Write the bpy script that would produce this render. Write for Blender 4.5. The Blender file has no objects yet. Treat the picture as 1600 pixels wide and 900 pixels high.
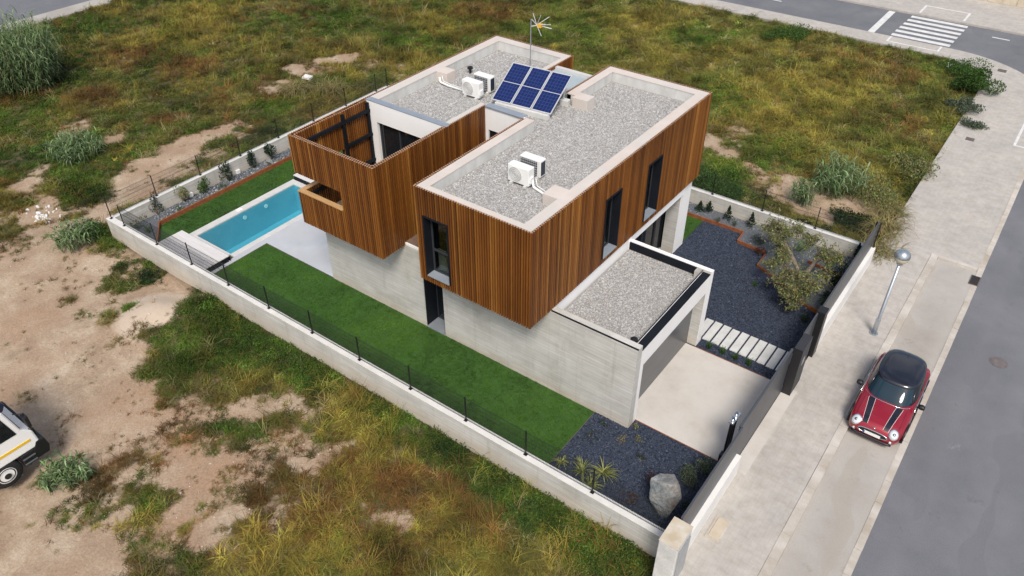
import bpy, bmesh, math, random
import numpy as np
from mathutils import Vector, Matrix
R = math.radians
scene = bpy.context.scene
col = scene.collection
rnd = random.Random(7)
rng = np.random.default_rng(11)

# ------------------------------------------------------------------ camera
cd = bpy.data.cameras.new('camera'); cam = bpy.data.objects.new('camera', cd); col.objects.link(cam)
CAM = Vector((7.328, -16.419, 19.56)); YAW, PIT, FPX = R(126.3587), R(37.8829), 1222.27
cam.location = CAM
fwd = Vector((math.cos(PIT)*math.cos(YAW), math.cos(PIT)*math.sin(YAW), -math.sin(PIT)))
cam.rotation_euler = fwd.to_track_quat('-Z', 'Y').to_euler()
cd.sensor_width = 36.0; cd.lens = 36.0*FPX/1600.0; cd.clip_end = 900
scene.camera = cam
scene.render.resolution_x, scene.render.resolution_y = 1024, 576

# ------------------------------------------------------------------ light
SUN = Vector((0.50, -0.62, 1.0)).normalized()
w = bpy.data.worlds.new('World'); scene.world = w; w.use_nodes = True
nt = w.node_tree; bg = nt.nodes['Background']
sky = nt.nodes.new('ShaderNodeTexSky'); sky.sky_type = 'NISHITA'; sky.sun_disc = False
sky.sun_elevation = math.asin(SUN.z); sky.sun_rotation = math.atan2(SUN.x, SUN.y)
sky.air_density = 1.0; sky.dust_density = 3.0; sky.ozone_density = 1.0
# broken white cloud all over the sky
tc = nt.nodes.new('ShaderNodeTexCoord'); cn = nt.nodes.new('ShaderNodeTexNoise'); cn.inputs['Scale'].default_value = 2.6; cn.inputs['Detail'].default_value = 7; cn.inputs['Roughness'].default_value = .6
cr = nt.nodes.new('ShaderNodeValToRGB'); cr.color_ramp.elements[0].position = .46; cr.color_ramp.elements[1].position = .62; cr.color_ramp.elements[1].color = (.75, .75, .75, 1)
cm_ = nt.nodes.new('ShaderNodeMix'); cm_.data_type = 'RGBA'; cm_.inputs[7].default_value = (6.2, 6.2, 6.3, 1)
nt.links.new(tc.outputs['Generated'], cn.inputs['Vector']); nt.links.new(cn.outputs['Fac'], cr.inputs['Fac']); nt.links.new(cr.outputs['Color'], cm_.inputs[0]); nt.links.new(sky.outputs[0], cm_.inputs[6])
nt.links.new(cm_.outputs[2], bg.inputs[0]); bg.inputs[1].default_value = 0.095
sl = bpy.data.lights.new('sun', 'SUN'); sl.energy = 2.2; sl.angle = R(18); sl.color = (1.0, 0.94, 0.86)
so = bpy.data.objects.new('sun', sl); col.objects.link(so)
so.rotation_euler = (-SUN).to_track_quat('-Z', 'Y').to_euler(); so.location = (0, -30, 40)
scene.view_settings.view_transform = 'Standard'; scene.view_settings.look = 'None'
scene.view_settings.gamma = 1.0; scene.view_settings.exposure = 0.54

# ------------------------------------------------------------------ materials
def nodes(name):
    m = bpy.data.materials.new(name); m.use_nodes = True
    t = m.node_tree; b = t.nodes['Principled BSDF']
    return m, t, b
def N(t, typ, **kw):
    n = t.nodes.new(typ)
    for k, v in kw.items(): setattr(n, k, v)
    return n
def posnode(t, stretch=(1, 1, 1)):
    g = N(t, 'ShaderNodeNewGeometry'); mp = N(t, 'ShaderNodeMapping')
    mp.inputs['Scale'].default_value = stretch
    t.links.new(g.outputs['Position'], mp.inputs['Vector'])
    return mp.outputs['Vector']
def objpos(t, stretch=(1, 1, 1)):
    g = N(t, 'ShaderNodeTexCoord'); mp = N(t, 'ShaderNodeMapping')
    mp.inputs['Scale'].default_value = stretch
    t.links.new(g.outputs['Object'], mp.inputs['Vector'])
    return mp.outputs['Vector']
def noise(t, vec, scale, detail=4, rough=.6):
    n = N(t, 'ShaderNodeTexNoise'); n.inputs['Scale'].default_value = scale
    n.inputs['Detail'].default_value = detail; n.inputs['Roughness'].default_value = rough
    t.links.new(vec, n.inputs['Vector']); return n.outputs['Fac']
def ramp(t, fac, stops):
    r = N(t, 'ShaderNodeValToRGB'); e = r.color_ramp.elements
    while len(e) < len(stops): e.new(.5)
    for k, (p, c) in enumerate(stops):
        e[k].position = p; e[k].color = (*c, 1) if len(c) == 3 else c
    t.links.new(fac, r.inputs['Fac']); return r.outputs['Color']
def mixc(t, fac, a, b, mode='MIX'):
    m = N(t, 'ShaderNodeMix', data_type='RGBA', blend_type=mode)
    for sock, v in ((m.inputs[0], fac), (m.inputs[6], a), (m.inputs[7], b)):
        if hasattr(v, 'is_linked'): t.links.new(v, sock)
        elif isinstance(v, tuple): sock.default_value = (*v, 1) if len(v) == 3 else v
        else: sock.default_value = v
    return m.outputs[2]
def math_(t, op, a, b=None):
    m = N(t, 'ShaderNodeMath', operation=op)
    for i, v in enumerate((a, b)):
        if v is None: continue
        if hasattr(v, 'is_linked'): t.links.new(v, m.inputs[i])
        else: m.inputs[i].default_value = v
    return m.outputs[0]
def bump(t, b, h, strength, dist=.02):
    n = N(t, 'ShaderNodeBump'); n.inputs['Strength'].default_value = strength; n.inputs['Distance'].default_value = dist
    t.links.new(h, n.inputs['Height']); t.links.new(n.outputs['Normal'], b.inputs['Normal'])
def plain(name, c, rough=.5, metal=0.0, coat=0.0):
    m, t, b = nodes(name); b.inputs['Base Color'].default_value = (*c, 1)
    b.inputs['Roughness'].default_value = rough; b.inputs['Metallic'].default_value = metal
    b.inputs['Coat Weight'].default_value = coat; return m
def pm(name, c1, c2, scale=1.0, rough=.85, stretch=(1, 1, 1), detail=6, c3=None, s3=.15, fine=None, fs=60, bmp=0, bs=40, bd=.01, lo=.35, hi=.68, metal=0):
    """two colours by noise, an optional large-scale third tone, fine grain and fine relief"""
    m, t, b = nodes(name); v = posnode(t, stretch)
    c = ramp(t, noise(t, v, scale, detail), [(lo, c1), (hi, c2)])
    if c3 is not None:
        f = ramp(t, noise(t, posnode(t), s3, 5, .65), [(.42, (0, 0, 0)), (.66, (1, 1, 1))])
        c = mixc(t, f, c, c3)
    if fine:
        f = ramp(t, noise(t, posnode(t), fs, 3, .7), [(.3, (1-fine,)*3), (.7, (1+fine,)*3)])
        c = mixc(t, 1.0, c, f, 'MULTIPLY')
    t.links.new(c, b.inputs['Base Color']); b.inputs['Roughness'].default_value = rough
    b.inputs['Metallic'].default_value = metal
    if bmp: bump(t, b, noise(t, posnode(t), bs, 4, .6), bmp, bd)
    return m
def tintmat(name, rough=.75, inst=False, trans=.25):
    """foliage: colour from a per-leaf attribute, a little light through the leaf"""
    m, t, b = nodes(name)
    a = N(t, 'ShaderNodeAttribute'); a.attribute_name = 'tint'; a.attribute_type = 'INSTANCER' if inst else 'GEOMETRY'
    t.links.new(a.outputs['Color'], b.inputs['Base Color']); b.inputs['Roughness'].default_value = rough
    b.inputs['Specular IOR Level'].default_value = .25
    tr = N(t, 'ShaderNodeBsdfTranslucent'); t.links.new(a.outputs['Color'], tr.inputs['Color'])
    mx = N(t, 'ShaderNodeMixShader'); mx.inputs[0].default_value = trans
    t.links.new(b.outputs[0], mx.inputs[1]); t.links.new(tr.outputs[0], mx.inputs[2])
    t.links.new(mx.outputs[0], t.nodes['Material Output'].inputs['Surface'])
    return m
def thin_glass(name, tint=(.8, .85, .85), rough=.02, fres=1.45, extra=.0, bmp=None):
    m, t, b = nodes(name)
    tr = N(t, 'ShaderNodeBsdfTransparent'); tr.inputs[0].default_value = (*tint, 1)
    gl = N(t, 'ShaderNodeBsdfGlossy'); gl.inputs['Roughness'].default_value = rough
    fr = N(t, 'ShaderNodeLayerWeight'); fr.inputs[0].default_value = .5
    if bmp:
        n = N(t, 'ShaderNodeBump'); n.inputs['Strength'].default_value = bmp[0]; n.inputs['Distance'].default_value = bmp[2]
        t.links.new(noise(t, posnode(t), bmp[1], 3), n.inputs['Height'])
        t.links.new(n.outputs['Normal'], gl.inputs['Normal']); t.links.new(n.outputs['Normal'], fr.inputs['Normal'])
    f = math_(t, 'ADD', math_(t, 'MULTIPLY', math_(t, 'POWER', fr.outputs[1], 4.0), .8), .02+extra)
    mx = N(t, 'ShaderNodeMixShader'); t.links.new(f, mx.inputs[0])
    t.links.new(tr.outputs[0], mx.inputs[1]); t.links.new(gl.outputs[0], mx.inputs[2])
    t.links.new(mx.outputs[0], t.nodes['Material Output'].inputs['Surface'])
    return m

M = {}
def concrete_boards():
    m, t, b = nodes('board_marked_concrete')
    g = N(t, 'ShaderNodeNewGeometry'); sp = N(t, 'ShaderNodeSeparateXYZ'); t.links.new(g.outputs['Position'], sp.inputs[0])
    xy = math_(t, 'ADD', sp.outputs[0], sp.outputs[1])
    cb = N(t, 'ShaderNodeCombineXYZ'); t.links.new(xy, cb.inputs[0]); t.links.new(sp.outputs[2], cb.inputs[1])
    br = N(t, 'ShaderNodeTexBrick'); t.links.new(cb.outputs[0], br.inputs['Vector'])
    for k, v in (('Scale', 1), ('Mortar Size', .006), ('Brick Width', 1.9), ('Row Height', .13), ('Mortar Smooth', .4), ('Bias', 0)): br.inputs[k].default_value = v
    br.inputs['Color1'].default_value = (.60, .592, .568, 1); br.inputs['Color2'].default_value = (.535, .527, .505, 1); br.inputs['Mortar'].default_value = (.44, .432, .41, 1)
    st = ramp(t, noise(t, posnode(t, (.5, .5, 7)), 1.6, 7, .65), [(.32, (.82, .815, .80)), (.68, (1.04, 1.04, 1.03))])
    c = mixc(t, 1.0, br.outputs['Color'], st, 'MULTIPLY')
    blot = ramp(t, noise(t, posnode(t), .9, 6, .65), [(.36, (1.06, 1.06, 1.06)), (.55, (.95, .945, .93)), (.74, (.76, .745, .71))])
    c = mixc(t, 1.0, c, blot, 'MULTIPLY')
    drip = ramp(t, noise(t, posnode(t, (3.2, 3.2, .25)), 1.1, 6, .7), [(.55, (1, 1, 1)), (.75, (.80, .79, .77))])
    c = mixc(t, 1.0, c, drip, 'MULTIPLY')
    # splash staining along the foot of the wall
    low = ramp(t, math_(t, 'ADD', sp.outputs[2], math_(t, 'MULTIPLY', noise(t, posnode(t), 1.5, 4), .5)), [(.18, (1, 1, 1)), (.75, (0, 0, 0))])
    c = mixc(t, math_(t, 'MULTIPLY', low, .5), c, (.50, .40, .28))
    t.links.new(c, b.inputs['Base Color']); b.inputs['Roughness'].default_value = .85
    bump(t, b, math_(t, 'ADD', noise(t, posnode(t, (1, 1, 6)), 9, 4), math_(t, 'MULTIPLY', br.outputs['Fac'], -.8)), .35, .008)
    return m
M['board'] = concrete_boards()
M['plaster'] = pm('white_plaster', (.84, .835, .825), (.88, .875, .865), 1.2, .8, fine=.03, fs=90)
M['cap'] = pm('parapet_cap_plaster', (.57, .50, .445), (.63, .565, .515), 1.3, .8, c3=(.55, .52, .48), s3=.5, fine=.04, fs=50)
M['inner'] = pm('parapet_concrete', (.52, .52, .50), (.66, .66, .64), 2.5, .85, stretch=(1, 1, .4), fine=.05)
M['flash'] = pm('grey_sheet_metal', (.27, .31, .36), (.34, .38, .43), 1.0, .4, metal=.2)
M['dflash'] = pm('dark_sheet_metal', (.008, .010, .014), (.013, .016, .022), 1.0, .6)
M['anthracite'] = pm('anthracite_paint', (.035, .037, .043), (.045, .048, .055), .8, .45)
M['panelgrey'] = pm('grey_painted_panel', (.055, .060, .070), (.068, .073, .084), .6, .42)
for k_ in ('dflash', 'anthracite'): M[k_].node_tree.nodes['Principled BSDF'].inputs['Specular IOR Level'].default_value = .12
M['black'] = plain('black_plastic', (.012, .012, .014), .4)
M['chrome'] = plain('chrome', (.75, .76, .78), .12, 1.0)
M['steel'] = pm('galvanised_steel', (.40, .44, .48), (.52, .55, .58), 3, .35, metal=.7)
M['whitepaint'] = pm('white_enamel', (.78, .78, .76), (.82, .82, .80), 2, .35)
M['membrane'] = pm('roof_membrane', (.33, .40, .43), (.40, .46, .48), 1.0, .5)
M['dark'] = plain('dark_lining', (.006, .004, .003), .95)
M['tile'] = pm('tan_floor_tile', (.42, .33, .22), (.50, .40, .28), 2, .6)
M['gravelbase'] = pm('roof_gravel_bed', (.22, .21, .20), (.36, .35, .335), 34, .95, bmp=.8, bs=24, bd=.03)
def slatwood():
    m, t, b = nodes('oiled_wood_slats')
    a = N(t, 'ShaderNodeAttribute'); a.attribute_name = 'slat_rand'
    oi = N(t, 'ShaderNodeObjectInfo')
    r = math_(t, 'FRACT', math_(t, 'ADD', a.outputs['Fac'], oi.outputs['Random']))
    c = ramp(t, r, [(0, (.112, .038, .007)), (.3, (.166, .058, .010)), (.65, (.205, .075, .013)), (.9, (.25, .099, .018)), (1, (.34, .155, .034))])
    big = ramp(t, noise(t, posnode(t, (1, 1, .35)), .55, 4), [(.33, (.70, .66, .62)), (.66, (1.2, 1.2, 1.16))])
    c = mixc(t, 1.0, c, big, 'MULTIPLY')
    gr = ramp(t, noise(t, posnode(t, (14, 14, 1.2)), 5, 5, .7), [(.3, (.72, .69, .66)), (.7, (1.15, 1.14, 1.12))])
    c = mixc(t, 1.0, c, gr, 'MULTIPLY')
    t.links.new(c, b.inputs['Base Color']); b.inputs['Roughness'].default_value = .5
    bump(t, b, noise(t, posnode(t, (14, 14, 1)), 9, 3), .15, .004)
    return m
M['slat'] = slatwood()
M['slatlit'] = plain('lit_slat_tops', (.36, .23, .155), .85)  # upward faces only: light on the slat tops put into a paler colour
M['rim'] = pm('tan_wood_rim', (.42, .24, .095), (.52, .32, .14), 3, .6, stretch=(1, 6, 1))
M['glass'] = thin_glass('window_glass', (.55, .6, .6), .01, 1.5, .06)
M['dglass'] = plain('dark_glazing', (.012, .015, .018), .06, 0)
M['curtain'] = pm('curtain', (.5, .45, .33), (.62, .57, .44), 4, .9, stretch=(8, 8, .3))
def worn(name, base, light, dark, patch, tracks=None, stain=(.5, .42, .33), grit=.2, rough=.9):
    """street surface: tone drift, wheel tracks along y, old patches, drips and pale scuffs"""
    m, t, b = nodes(name); v = posnode(t)
    c = ramp(t, noise(t, v, .33, 6, .65), [(.3, dark), (.5, base), (.72, light)])
    if tracks:
        sp = N(t, 'ShaderNodeSeparateXYZ'); t.links.new(v, sp.inputs[0]); g = None
        for x0 in tracks:
            d = math_(t, 'ABSOLUTE', math_(t, 'SUBTRACT', sp.outputs[0], x0)); k = math_(t, 'SUBTRACT', 1.0, math_(t, 'MULTIPLY', d, 2.2)); k = math_(t, 'MAXIMUM', k, 0.0)
            g = k if g is None else math_(t, 'ADD', g, k)
        g = math_(t, 'MULTIPLY', g, math_(t, 'ADD', noise(t, posnode(t, (1, .12, 1)), 1.2, 4), -.1))
        c = mixc(t, math_(t, 'MULTIPLY', g, .7), c, light)
    c = mixc(t, ramp(t, noise(t, posnode(t, (1, .3, 1)), .8, 2, .4), [(.60, (0, 0, 0)), (.61, (.55, .55, .55))]), c, patch)
    c = mixc(t, ramp(t, noise(t, v, 1.7, 8, .75), [(.60, (0, 0, 0)), (.74, (.6, .6, .6))]), c, tuple(q*.62 for q in dark))
    c = mixc(t, ramp(t, noise(t, posnode(t, (1, .6, 1)), .95, 9, .8), [(.645, (0, 0, 0)), (.72, (.55, .55, .55))]), c, tuple(min(.8, q*1.9) for q in light))
    c = mixc(t, 1.0, c, ramp(t, noise(t, v, 38, 3, .8), [(.28, (1-grit,)*3), (.72, (1+grit,)*3)]), 'MULTIPLY')
    t.links.new(c, b.inputs['Base Color']); b.inputs['Roughness'].default_value = rough
    bump(t, b, noise(t, v, 60, 4, .7), .5, .008); return m
M['asphalt'] = worn('asphalt', (.150, .154, .168), (.182, .186, .198), (.126, .130, .144), (.138, .141, .154), (8.6, 10.2, 11.9, 13.5), grit=.28)
M['lane'] = worn('parking_concrete', (.375, .35, .32), (.44, .415, .38), (.315, .285, .25), (.35, .315, .27), (6.0, 7.3), grit=.1)
def paving():
    m, t, b = nodes('small_paving_tiles')
    br = N(t, 'ShaderNodeTexBrick'); t.links.new(posnode(t), br.inputs['Vector']); br.offset = 0
    for k, v in (('Scale', 1), ('Mortar Size', .007), ('Brick Width', .2), ('Row Height', .2), ('Mortar Smooth', .3), ('Bias', 0)): br.inputs[k].default_value = v
    br.inputs['Color1'].default_value = (.455, .43, .398, 1); br.inputs['Color2'].default_value = (.448, .424, .392, 1); br.inputs['Mortar'].default_value = (.405, .381, .35, 1)
    c = mixc(t, 1.0, br.outputs['Color'], ramp(t, noise(t, posnode(t), .45, 7, .7), [(.33, (.87, .87, .88)), (.67, (1.08, 1.07, 1.05))]), 'MULTIPLY')
    c = mixc(t, 1.0, c, ramp(t, noise(t, posnode(t), 2.6, 5, .7), [(.30, (.84, .82, .79)), (.6, (1.03, 1.03, 1.03))]), 'MULTIPLY')
    c = mixc(t, ramp(t, noise(t, posnode(t), .8, 9, .78), [(.58, (0, 0, 0)), (.78, (.45, .45, .45))]), c, (.31, .27, .225))
    t.links.new(c, b.inputs['Base Color']); b.inputs['Roughness'].default_value = .9
    bump(t, b, br.outputs['Fac'], -.3, .005); return m
M['paving'] = paving()
M['kerb'] = pm('kerb_concrete', (.47, .435, .39), (.57, .535, .485), 1.8, .9, c3=(.38, .33, .27), s3=.7, fine=.08)
M['whiteline'] = pm('road_paint', (.56, .56, .55), (.72, .72, .71), 3.5, .8, fine=.08)
M['drive'] = pm('brushed_concrete', (.54, .51, .47), (.61, .58, .54), .55, .8, c3=(.46, .42, .37), s3=.55, fine=.03, fs=40)
M['terrace'] = pm('polished_concrete', (.40, .425, .46), (.50, .525, .555), .8, .5, c3=(.46, .47, .48), s3=.6, fine=.03)
M['slabstone'] = pm('stepping_stone', (.52, .52, .50), (.62, .62, .60), 2.2, .85, fine=.06)
M['dgravel'] = pm('dark_gravel', (.020, .028, .050), (.054, .070, .115), 30, .95, c3=(.030, .040, .068), s3=.8, fine=.5, fs=90, bmp=.9, bs=60, bd=.03)
M['pgravel'] = pm('grey_planter_gravel', (.06, .07, .085), (.18, .195, .215), 30, .95, fine=.3, fs=80, bmp=.8, bs=50, bd=.03)
M['corten'] = pm('rusted_steel', (.20, .060, .020), (.30, .100, .034), 5, .75, fine=.15, fs=30)
M['turf'] = pm('turf_backing', (.026, .075, .010), (.040, .105, .014), 1.2, .95, fine=.35, fs=60, bmp=.6, bs=50, bd=.02)
M['basin'] = pm('pool_lining', (.14, .40, .49), (.18, .45, .53), .8, .5)
M['water'] = thin_glass('pool_water', (.62, .90, .95), .01, 1.33, 0, (.5, 2.6, .03))
M['coping'] = pm('pool_coping', (.52, .515, .50), (.60, .595, .58), 1.5, .7, fine=.03)
M['deck'] = pm('bleached_deck_board', (.60, .58, .57), (.68, .66, .65), 2.0, .7, stretch=(.4, 5, 1), fine=.04)
M['deck2'] = pm('weathered_deck_board', (.44, .425, .43), (.53, .51, .51), 2.0, .7, stretch=(.4, 5, 1), fine=.05)
M['rock'] = pm('grey_boulder', (.16, .175, .18), (.44, .46, .46), 3.2, .85, c3=(.15, .12, .10), s3=1.6, fine=.35, fs=11, bmp=.9, bs=5, bd=.06)
M['bark'] = pm('olive_bark', (.13, .11, .085), (.25, .21, .165), 7, .95, stretch=(1, 1, .3), bmp=.7, bs=14, bd=.02)
M['leaf'] = tintmat('leaves'); M['grass'] = tintmat('field_grass', .8, True, .3); M['pebble'] = tintmat('pebbles', .9, True, 0.0)
M['wire'] = plain('fence_wire', (.020, .026, .026), .5)
M['beige'] = pm('beige_block', (.52, .44, .33), (.60, .53, .42), 2, .9)
M['rubble'] = pm('white_rubble', (.62, .61, .58), (.76, .75, .72), 5, .9)
M['sand'] = None

# ------------------------------------------------------------------ mesh helpers
class MB:
    def __init__(s): s.v = []; s.f = []
    def add(s, vs, fs):
        n = len(s.v); s.v += [tuple(p) for p in vs]; s.f += [tuple(i+n for i in q) for q in fs]; return s
    def box(s, x0, y0, z0, x1, y1, z1):
        return s.add([(x0,y0,z0),(x1,y0,z0),(x1,y1,z0),(x0,y1,z0),(x0,y0,z1),(x1,y0,z1),(x1,y1,z1),(x0,y1,z1)],
                     [(3,2,1,0),(4,5,6,7),(0,1,5,4),(1,2,6,5),(2,3,7,6),(3,0,4,7)])
    def prism(s, poly, z0, z1):
        n = len(poly)
        return s.add([(x,y,z0) for x,y in poly]+[(x,y,z1) for x,y in poly],
                     [tuple(range(n-1,-1,-1)), tuple(range(n,2*n))]+[(i,(i+1)%n,n+(i+1)%n,n+i) for i in range(n)])
    def tube(s, pts, rad, n=8, caps=True):
        pts = [Vector(p) for p in pts]
        if not hasattr(rad, '__len__'): rad = [rad]*len(pts)
        base = len(s.v)
        for i, p in enumerate(pts):
            d = (pts[min(i+1, len(pts)-1)]-pts[max(i-1, 0)]).normalized()
            a = d.cross(Vector((0, 0, 1)) if abs(d.z) < .95 else Vector((1, 0, 0))).normalized(); b = d.cross(a)
            for k in range(n):
                t = 2*math.pi*k/n; q = p+(a*math.cos(t)+b*math.sin(t))*rad[i]; s.v.append(tuple(q))
        for i in range(len(pts)-1):
            for k in range(n):
                s.f.append((base+i*n+k, base+i*n+(k+1)%n, base+(i+1)*n+(k+1)%n, base+(i+1)*n+k))
        if caps:
            s.f.append(tuple(base+k for k in range(n-1, -1, -1))); s.f.append(tuple(base+(len(pts)-1)*n+k for k in range(n)))
        return s
    def lathe(s, prof, c=(0, 0, 0), n=20, axis='z'):
        base = len(s.v); m = len(prof)
        for r, h in prof:
            for k in range(n):
                t = 2*math.pi*k/n; a, b = r*math.cos(t), r*math.sin(t)
                p = (a, b, h) if axis == 'z' else ((h, a, b) if axis == 'x' else (a, h, b))
                s.v.append((p[0]+c[0], p[1]+c[1], p[2]+c[2]))
        for i in range(m-1):
            for k in range(n): s.f.append((base+i*n+k, base+i*n+(k+1)%n, base+(i+1)*n+(k+1)%n, base+(i+1)*n+k))
        s.f.append(tuple(base+k for k in range(n-1, -1, -1))); s.f.append(tuple(base+(m-1)*n+k for k in range(n)))
        return s
    def mesh(s, name, mat, smooth=False):
        me = bpy.data.meshes.new(name); me.from_pydata(s.v, [], s.f)
        if mat is not None: me.materials.append(mat)
        bm = bmesh.new(); bm.from_mesh(me); bmesh.ops.recalc_face_normals(bm, faces=bm.faces); bm.to_mesh(me); bm.free()
        if smooth: me.polygons.foreach_set('use_smooth', [True]*len(me.polygons))
        return me
    def build(s, name, mat, parent=None, smooth=False, bevel=0, local=False):
        o = bpy.data.objects.new(name, s.mesh(name, mat, smooth)); return put(o, parent, bevel, local)
def put(o, parent=None, bevel=0, local=False):
    col.objects.link(o)
    if parent is not None:
        o.parent = parent
        if not local:
            o.matrix_parent_inverse = Matrix.Translation(-parent.location) if parent.type == 'EMPTY' else Matrix.Identity(4)
    if bevel:
        b = o.modifiers.new('bevel', 'BEVEL'); b.width = bevel; b.segments = 2; b.limit_method = 'ANGLE'
    return o
def tag(o, label=None, cat=None, group=None, kind=None):
    for k, v in (('label', label), ('category', cat), ('group', group), ('kind', kind)):
        if v: o[k] = v
    return o
def thing(name, label, cat, loc, group=None, rz=0):
    e = bpy.data.objects.new(name, None); e.empty_display_size = .3; col.objects.link(e); e.location = loc; e.rotation_euler.z = rz
    return tag(e, label, cat, group)
def struct(name, mb, mat, **k):
    return tag(mb.build(name, mat, **k), kind='structure')
def piece(name, me, parent, loc):
    """a copy of one shared mesh, placed under its thing"""
    o = bpy.data.objects.new(name, me); put(o, parent); o.location = loc; return o
def wall_xz(mb, x0, x1, z0, z1, y0, y1, holes=()):
    """slab in the XZ plane with rectangular holes (x0,x1,z0,z1)"""
    xs = sorted({x0, x1, *[h[0] for h in holes], *[h[1] for h in holes]}); 
    for a, b in zip(xs, xs[1:]):
        if b-a < 1e-6: continue
        hs = sorted([h for h in holes if h[0] < (a+b)/2 < h[1]], key=lambda h: h[2]); z = z0
        for h in hs:
            if h[2] > z+1e-6: mb.box(a, y0, z, b, y1, h[2])
            z = h[3]
        if z < z1-1e-6: mb.box(a, y0, z, b, y1, z1)
    return mb
def wall_yz(mb, y0, y1, z0, z1, x0, x1, holes=()):
    t = MB(); wall_xz(t, y0, y1, z0, z1, x0, x1, holes)
    return mb.add([(p[1], p[0], p[2]) for p in t.v], t.f)

# ------------------------------------------------------------------ noise in plain numpy (layout of the weeds)
def vnoise(x, y, s, seed):
    x = np.asarray(x)*s+seed*17.3; y = np.asarray(y)*s-seed*9.7
    xi = np.floor(x); yi = np.floor(y); fx = x-xi; fy = y-yi; fx = fx*fx*(3-2*fx); fy = fy*fy*(3-2*fy)
    h = lambda a, b: np.modf(np.abs(np.sin(a*127.1+b*311.7+seed*74.7)*43758.5453))[0]
    return (h(xi, yi)*(1-fx)+h(xi+1, yi)*fx)*(1-fy)+(h(xi, yi+1)*(1-fx)+h(xi+1, yi+1)*fx)*fy
def fbm(x, y, s, seed, o=4):
    return sum(vnoise(x, y, s*2**k, seed+k)*.5**k for k in range(o))/sum(.5**k for k in range(o))
def in_view(P, mx=1.16):
    f = np.array(fwd); r = np.cross(f, [0, 0, 1]); r /= np.linalg.norm(r); u = np.cross(r, f)
    q = P-np.array(CAM); d = q@f
    return (d > 1) & (np.abs(q@r/d) < mx*800/FPX) & (np.abs(q@u/d) < mx*1.05*450/FPX)
def scatter(name, P, rot, scl, tint, which, protos, mat, parent=None):
    """instances of small meshes on points, tinted one by one"""
    me = bpy.data.meshes.new(name); me.vertices.add(len(P)); me.vertices.foreach_set('co', P.astype(np.float32).ravel())
    for nm, ty, d, key in (('rot', 'FLOAT_VECTOR', rot, 'vector'), ('scl', 'FLOAT_VECTOR', scl, 'vector'),
                           ('tint', 'FLOAT_COLOR', np.c_[tint, np.ones(len(P))], 'color'), ('which', 'INT', which, 'value')):
        a = me.attributes.new(nm, ty, 'POINT'); a.data.foreach_set(key, np.ascontiguousarray(d, dtype=np.int32 if ty == 'INT' else np.float32).ravel())
    o = bpy.data.objects.new(name, me); put(o, parent); me.materials.append(mat)
    ng = bpy.data.node_groups.new(name, 'GeometryNodeTree')
    ng.interface.new_socket('Geometry', in_out='INPUT', socket_type='NodeSocketGeometry'); ng.interface.new_socket('Geometry', in_out='OUTPUT', socket_type='NodeSocketGeometry')
    gi = ng.nodes.new('NodeGroupInput'); go = ng.nodes.new('NodeGroupOutput'); jn = ng.nodes.new('GeometryNodeJoinGeometry'); L = ng.links.new
    def attr(nm, ty):
        a = ng.nodes.new('GeometryNodeInputNamedAttribute'); a.data_type = ty; a.inputs['Name'].default_value = nm; return a.outputs['Attribute']
    for k, p in enumerate(protos):
        po = bpy.data.objects.new(name+'_piece', p)
        oi = ng.nodes.new('GeometryNodeObjectInfo'); oi.inputs['Object'].default_value = po
        ip = ng.nodes.new('GeometryNodeInstanceOnPoints'); cm = ng.nodes.new('FunctionNodeCompare'); cm.data_type = 'INT'; cm.operation = 'EQUAL'
        L(attr('which', 'INT'), cm.inputs[2]); cm.inputs[3].default_value = k
        L(gi.outputs[0], ip.inputs['Points']); L(cm.outputs[0], ip.inputs['Selection']); L(oi.outputs['Geometry'], ip.inputs['Instance'])
        L(attr('rot', 'FLOAT_VECTOR'), ip.inputs['Rotation']); L(attr('scl', 'FLOAT_VECTOR'), ip.inputs['Scale']); L(ip.outputs[0], jn.inputs[0])
    L(jn.outputs[0], go.inputs[0])
    md = o.modifiers.new('scatter', 'NODES'); md.node_group = ng
    return tag(o, kind='stuff')
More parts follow.
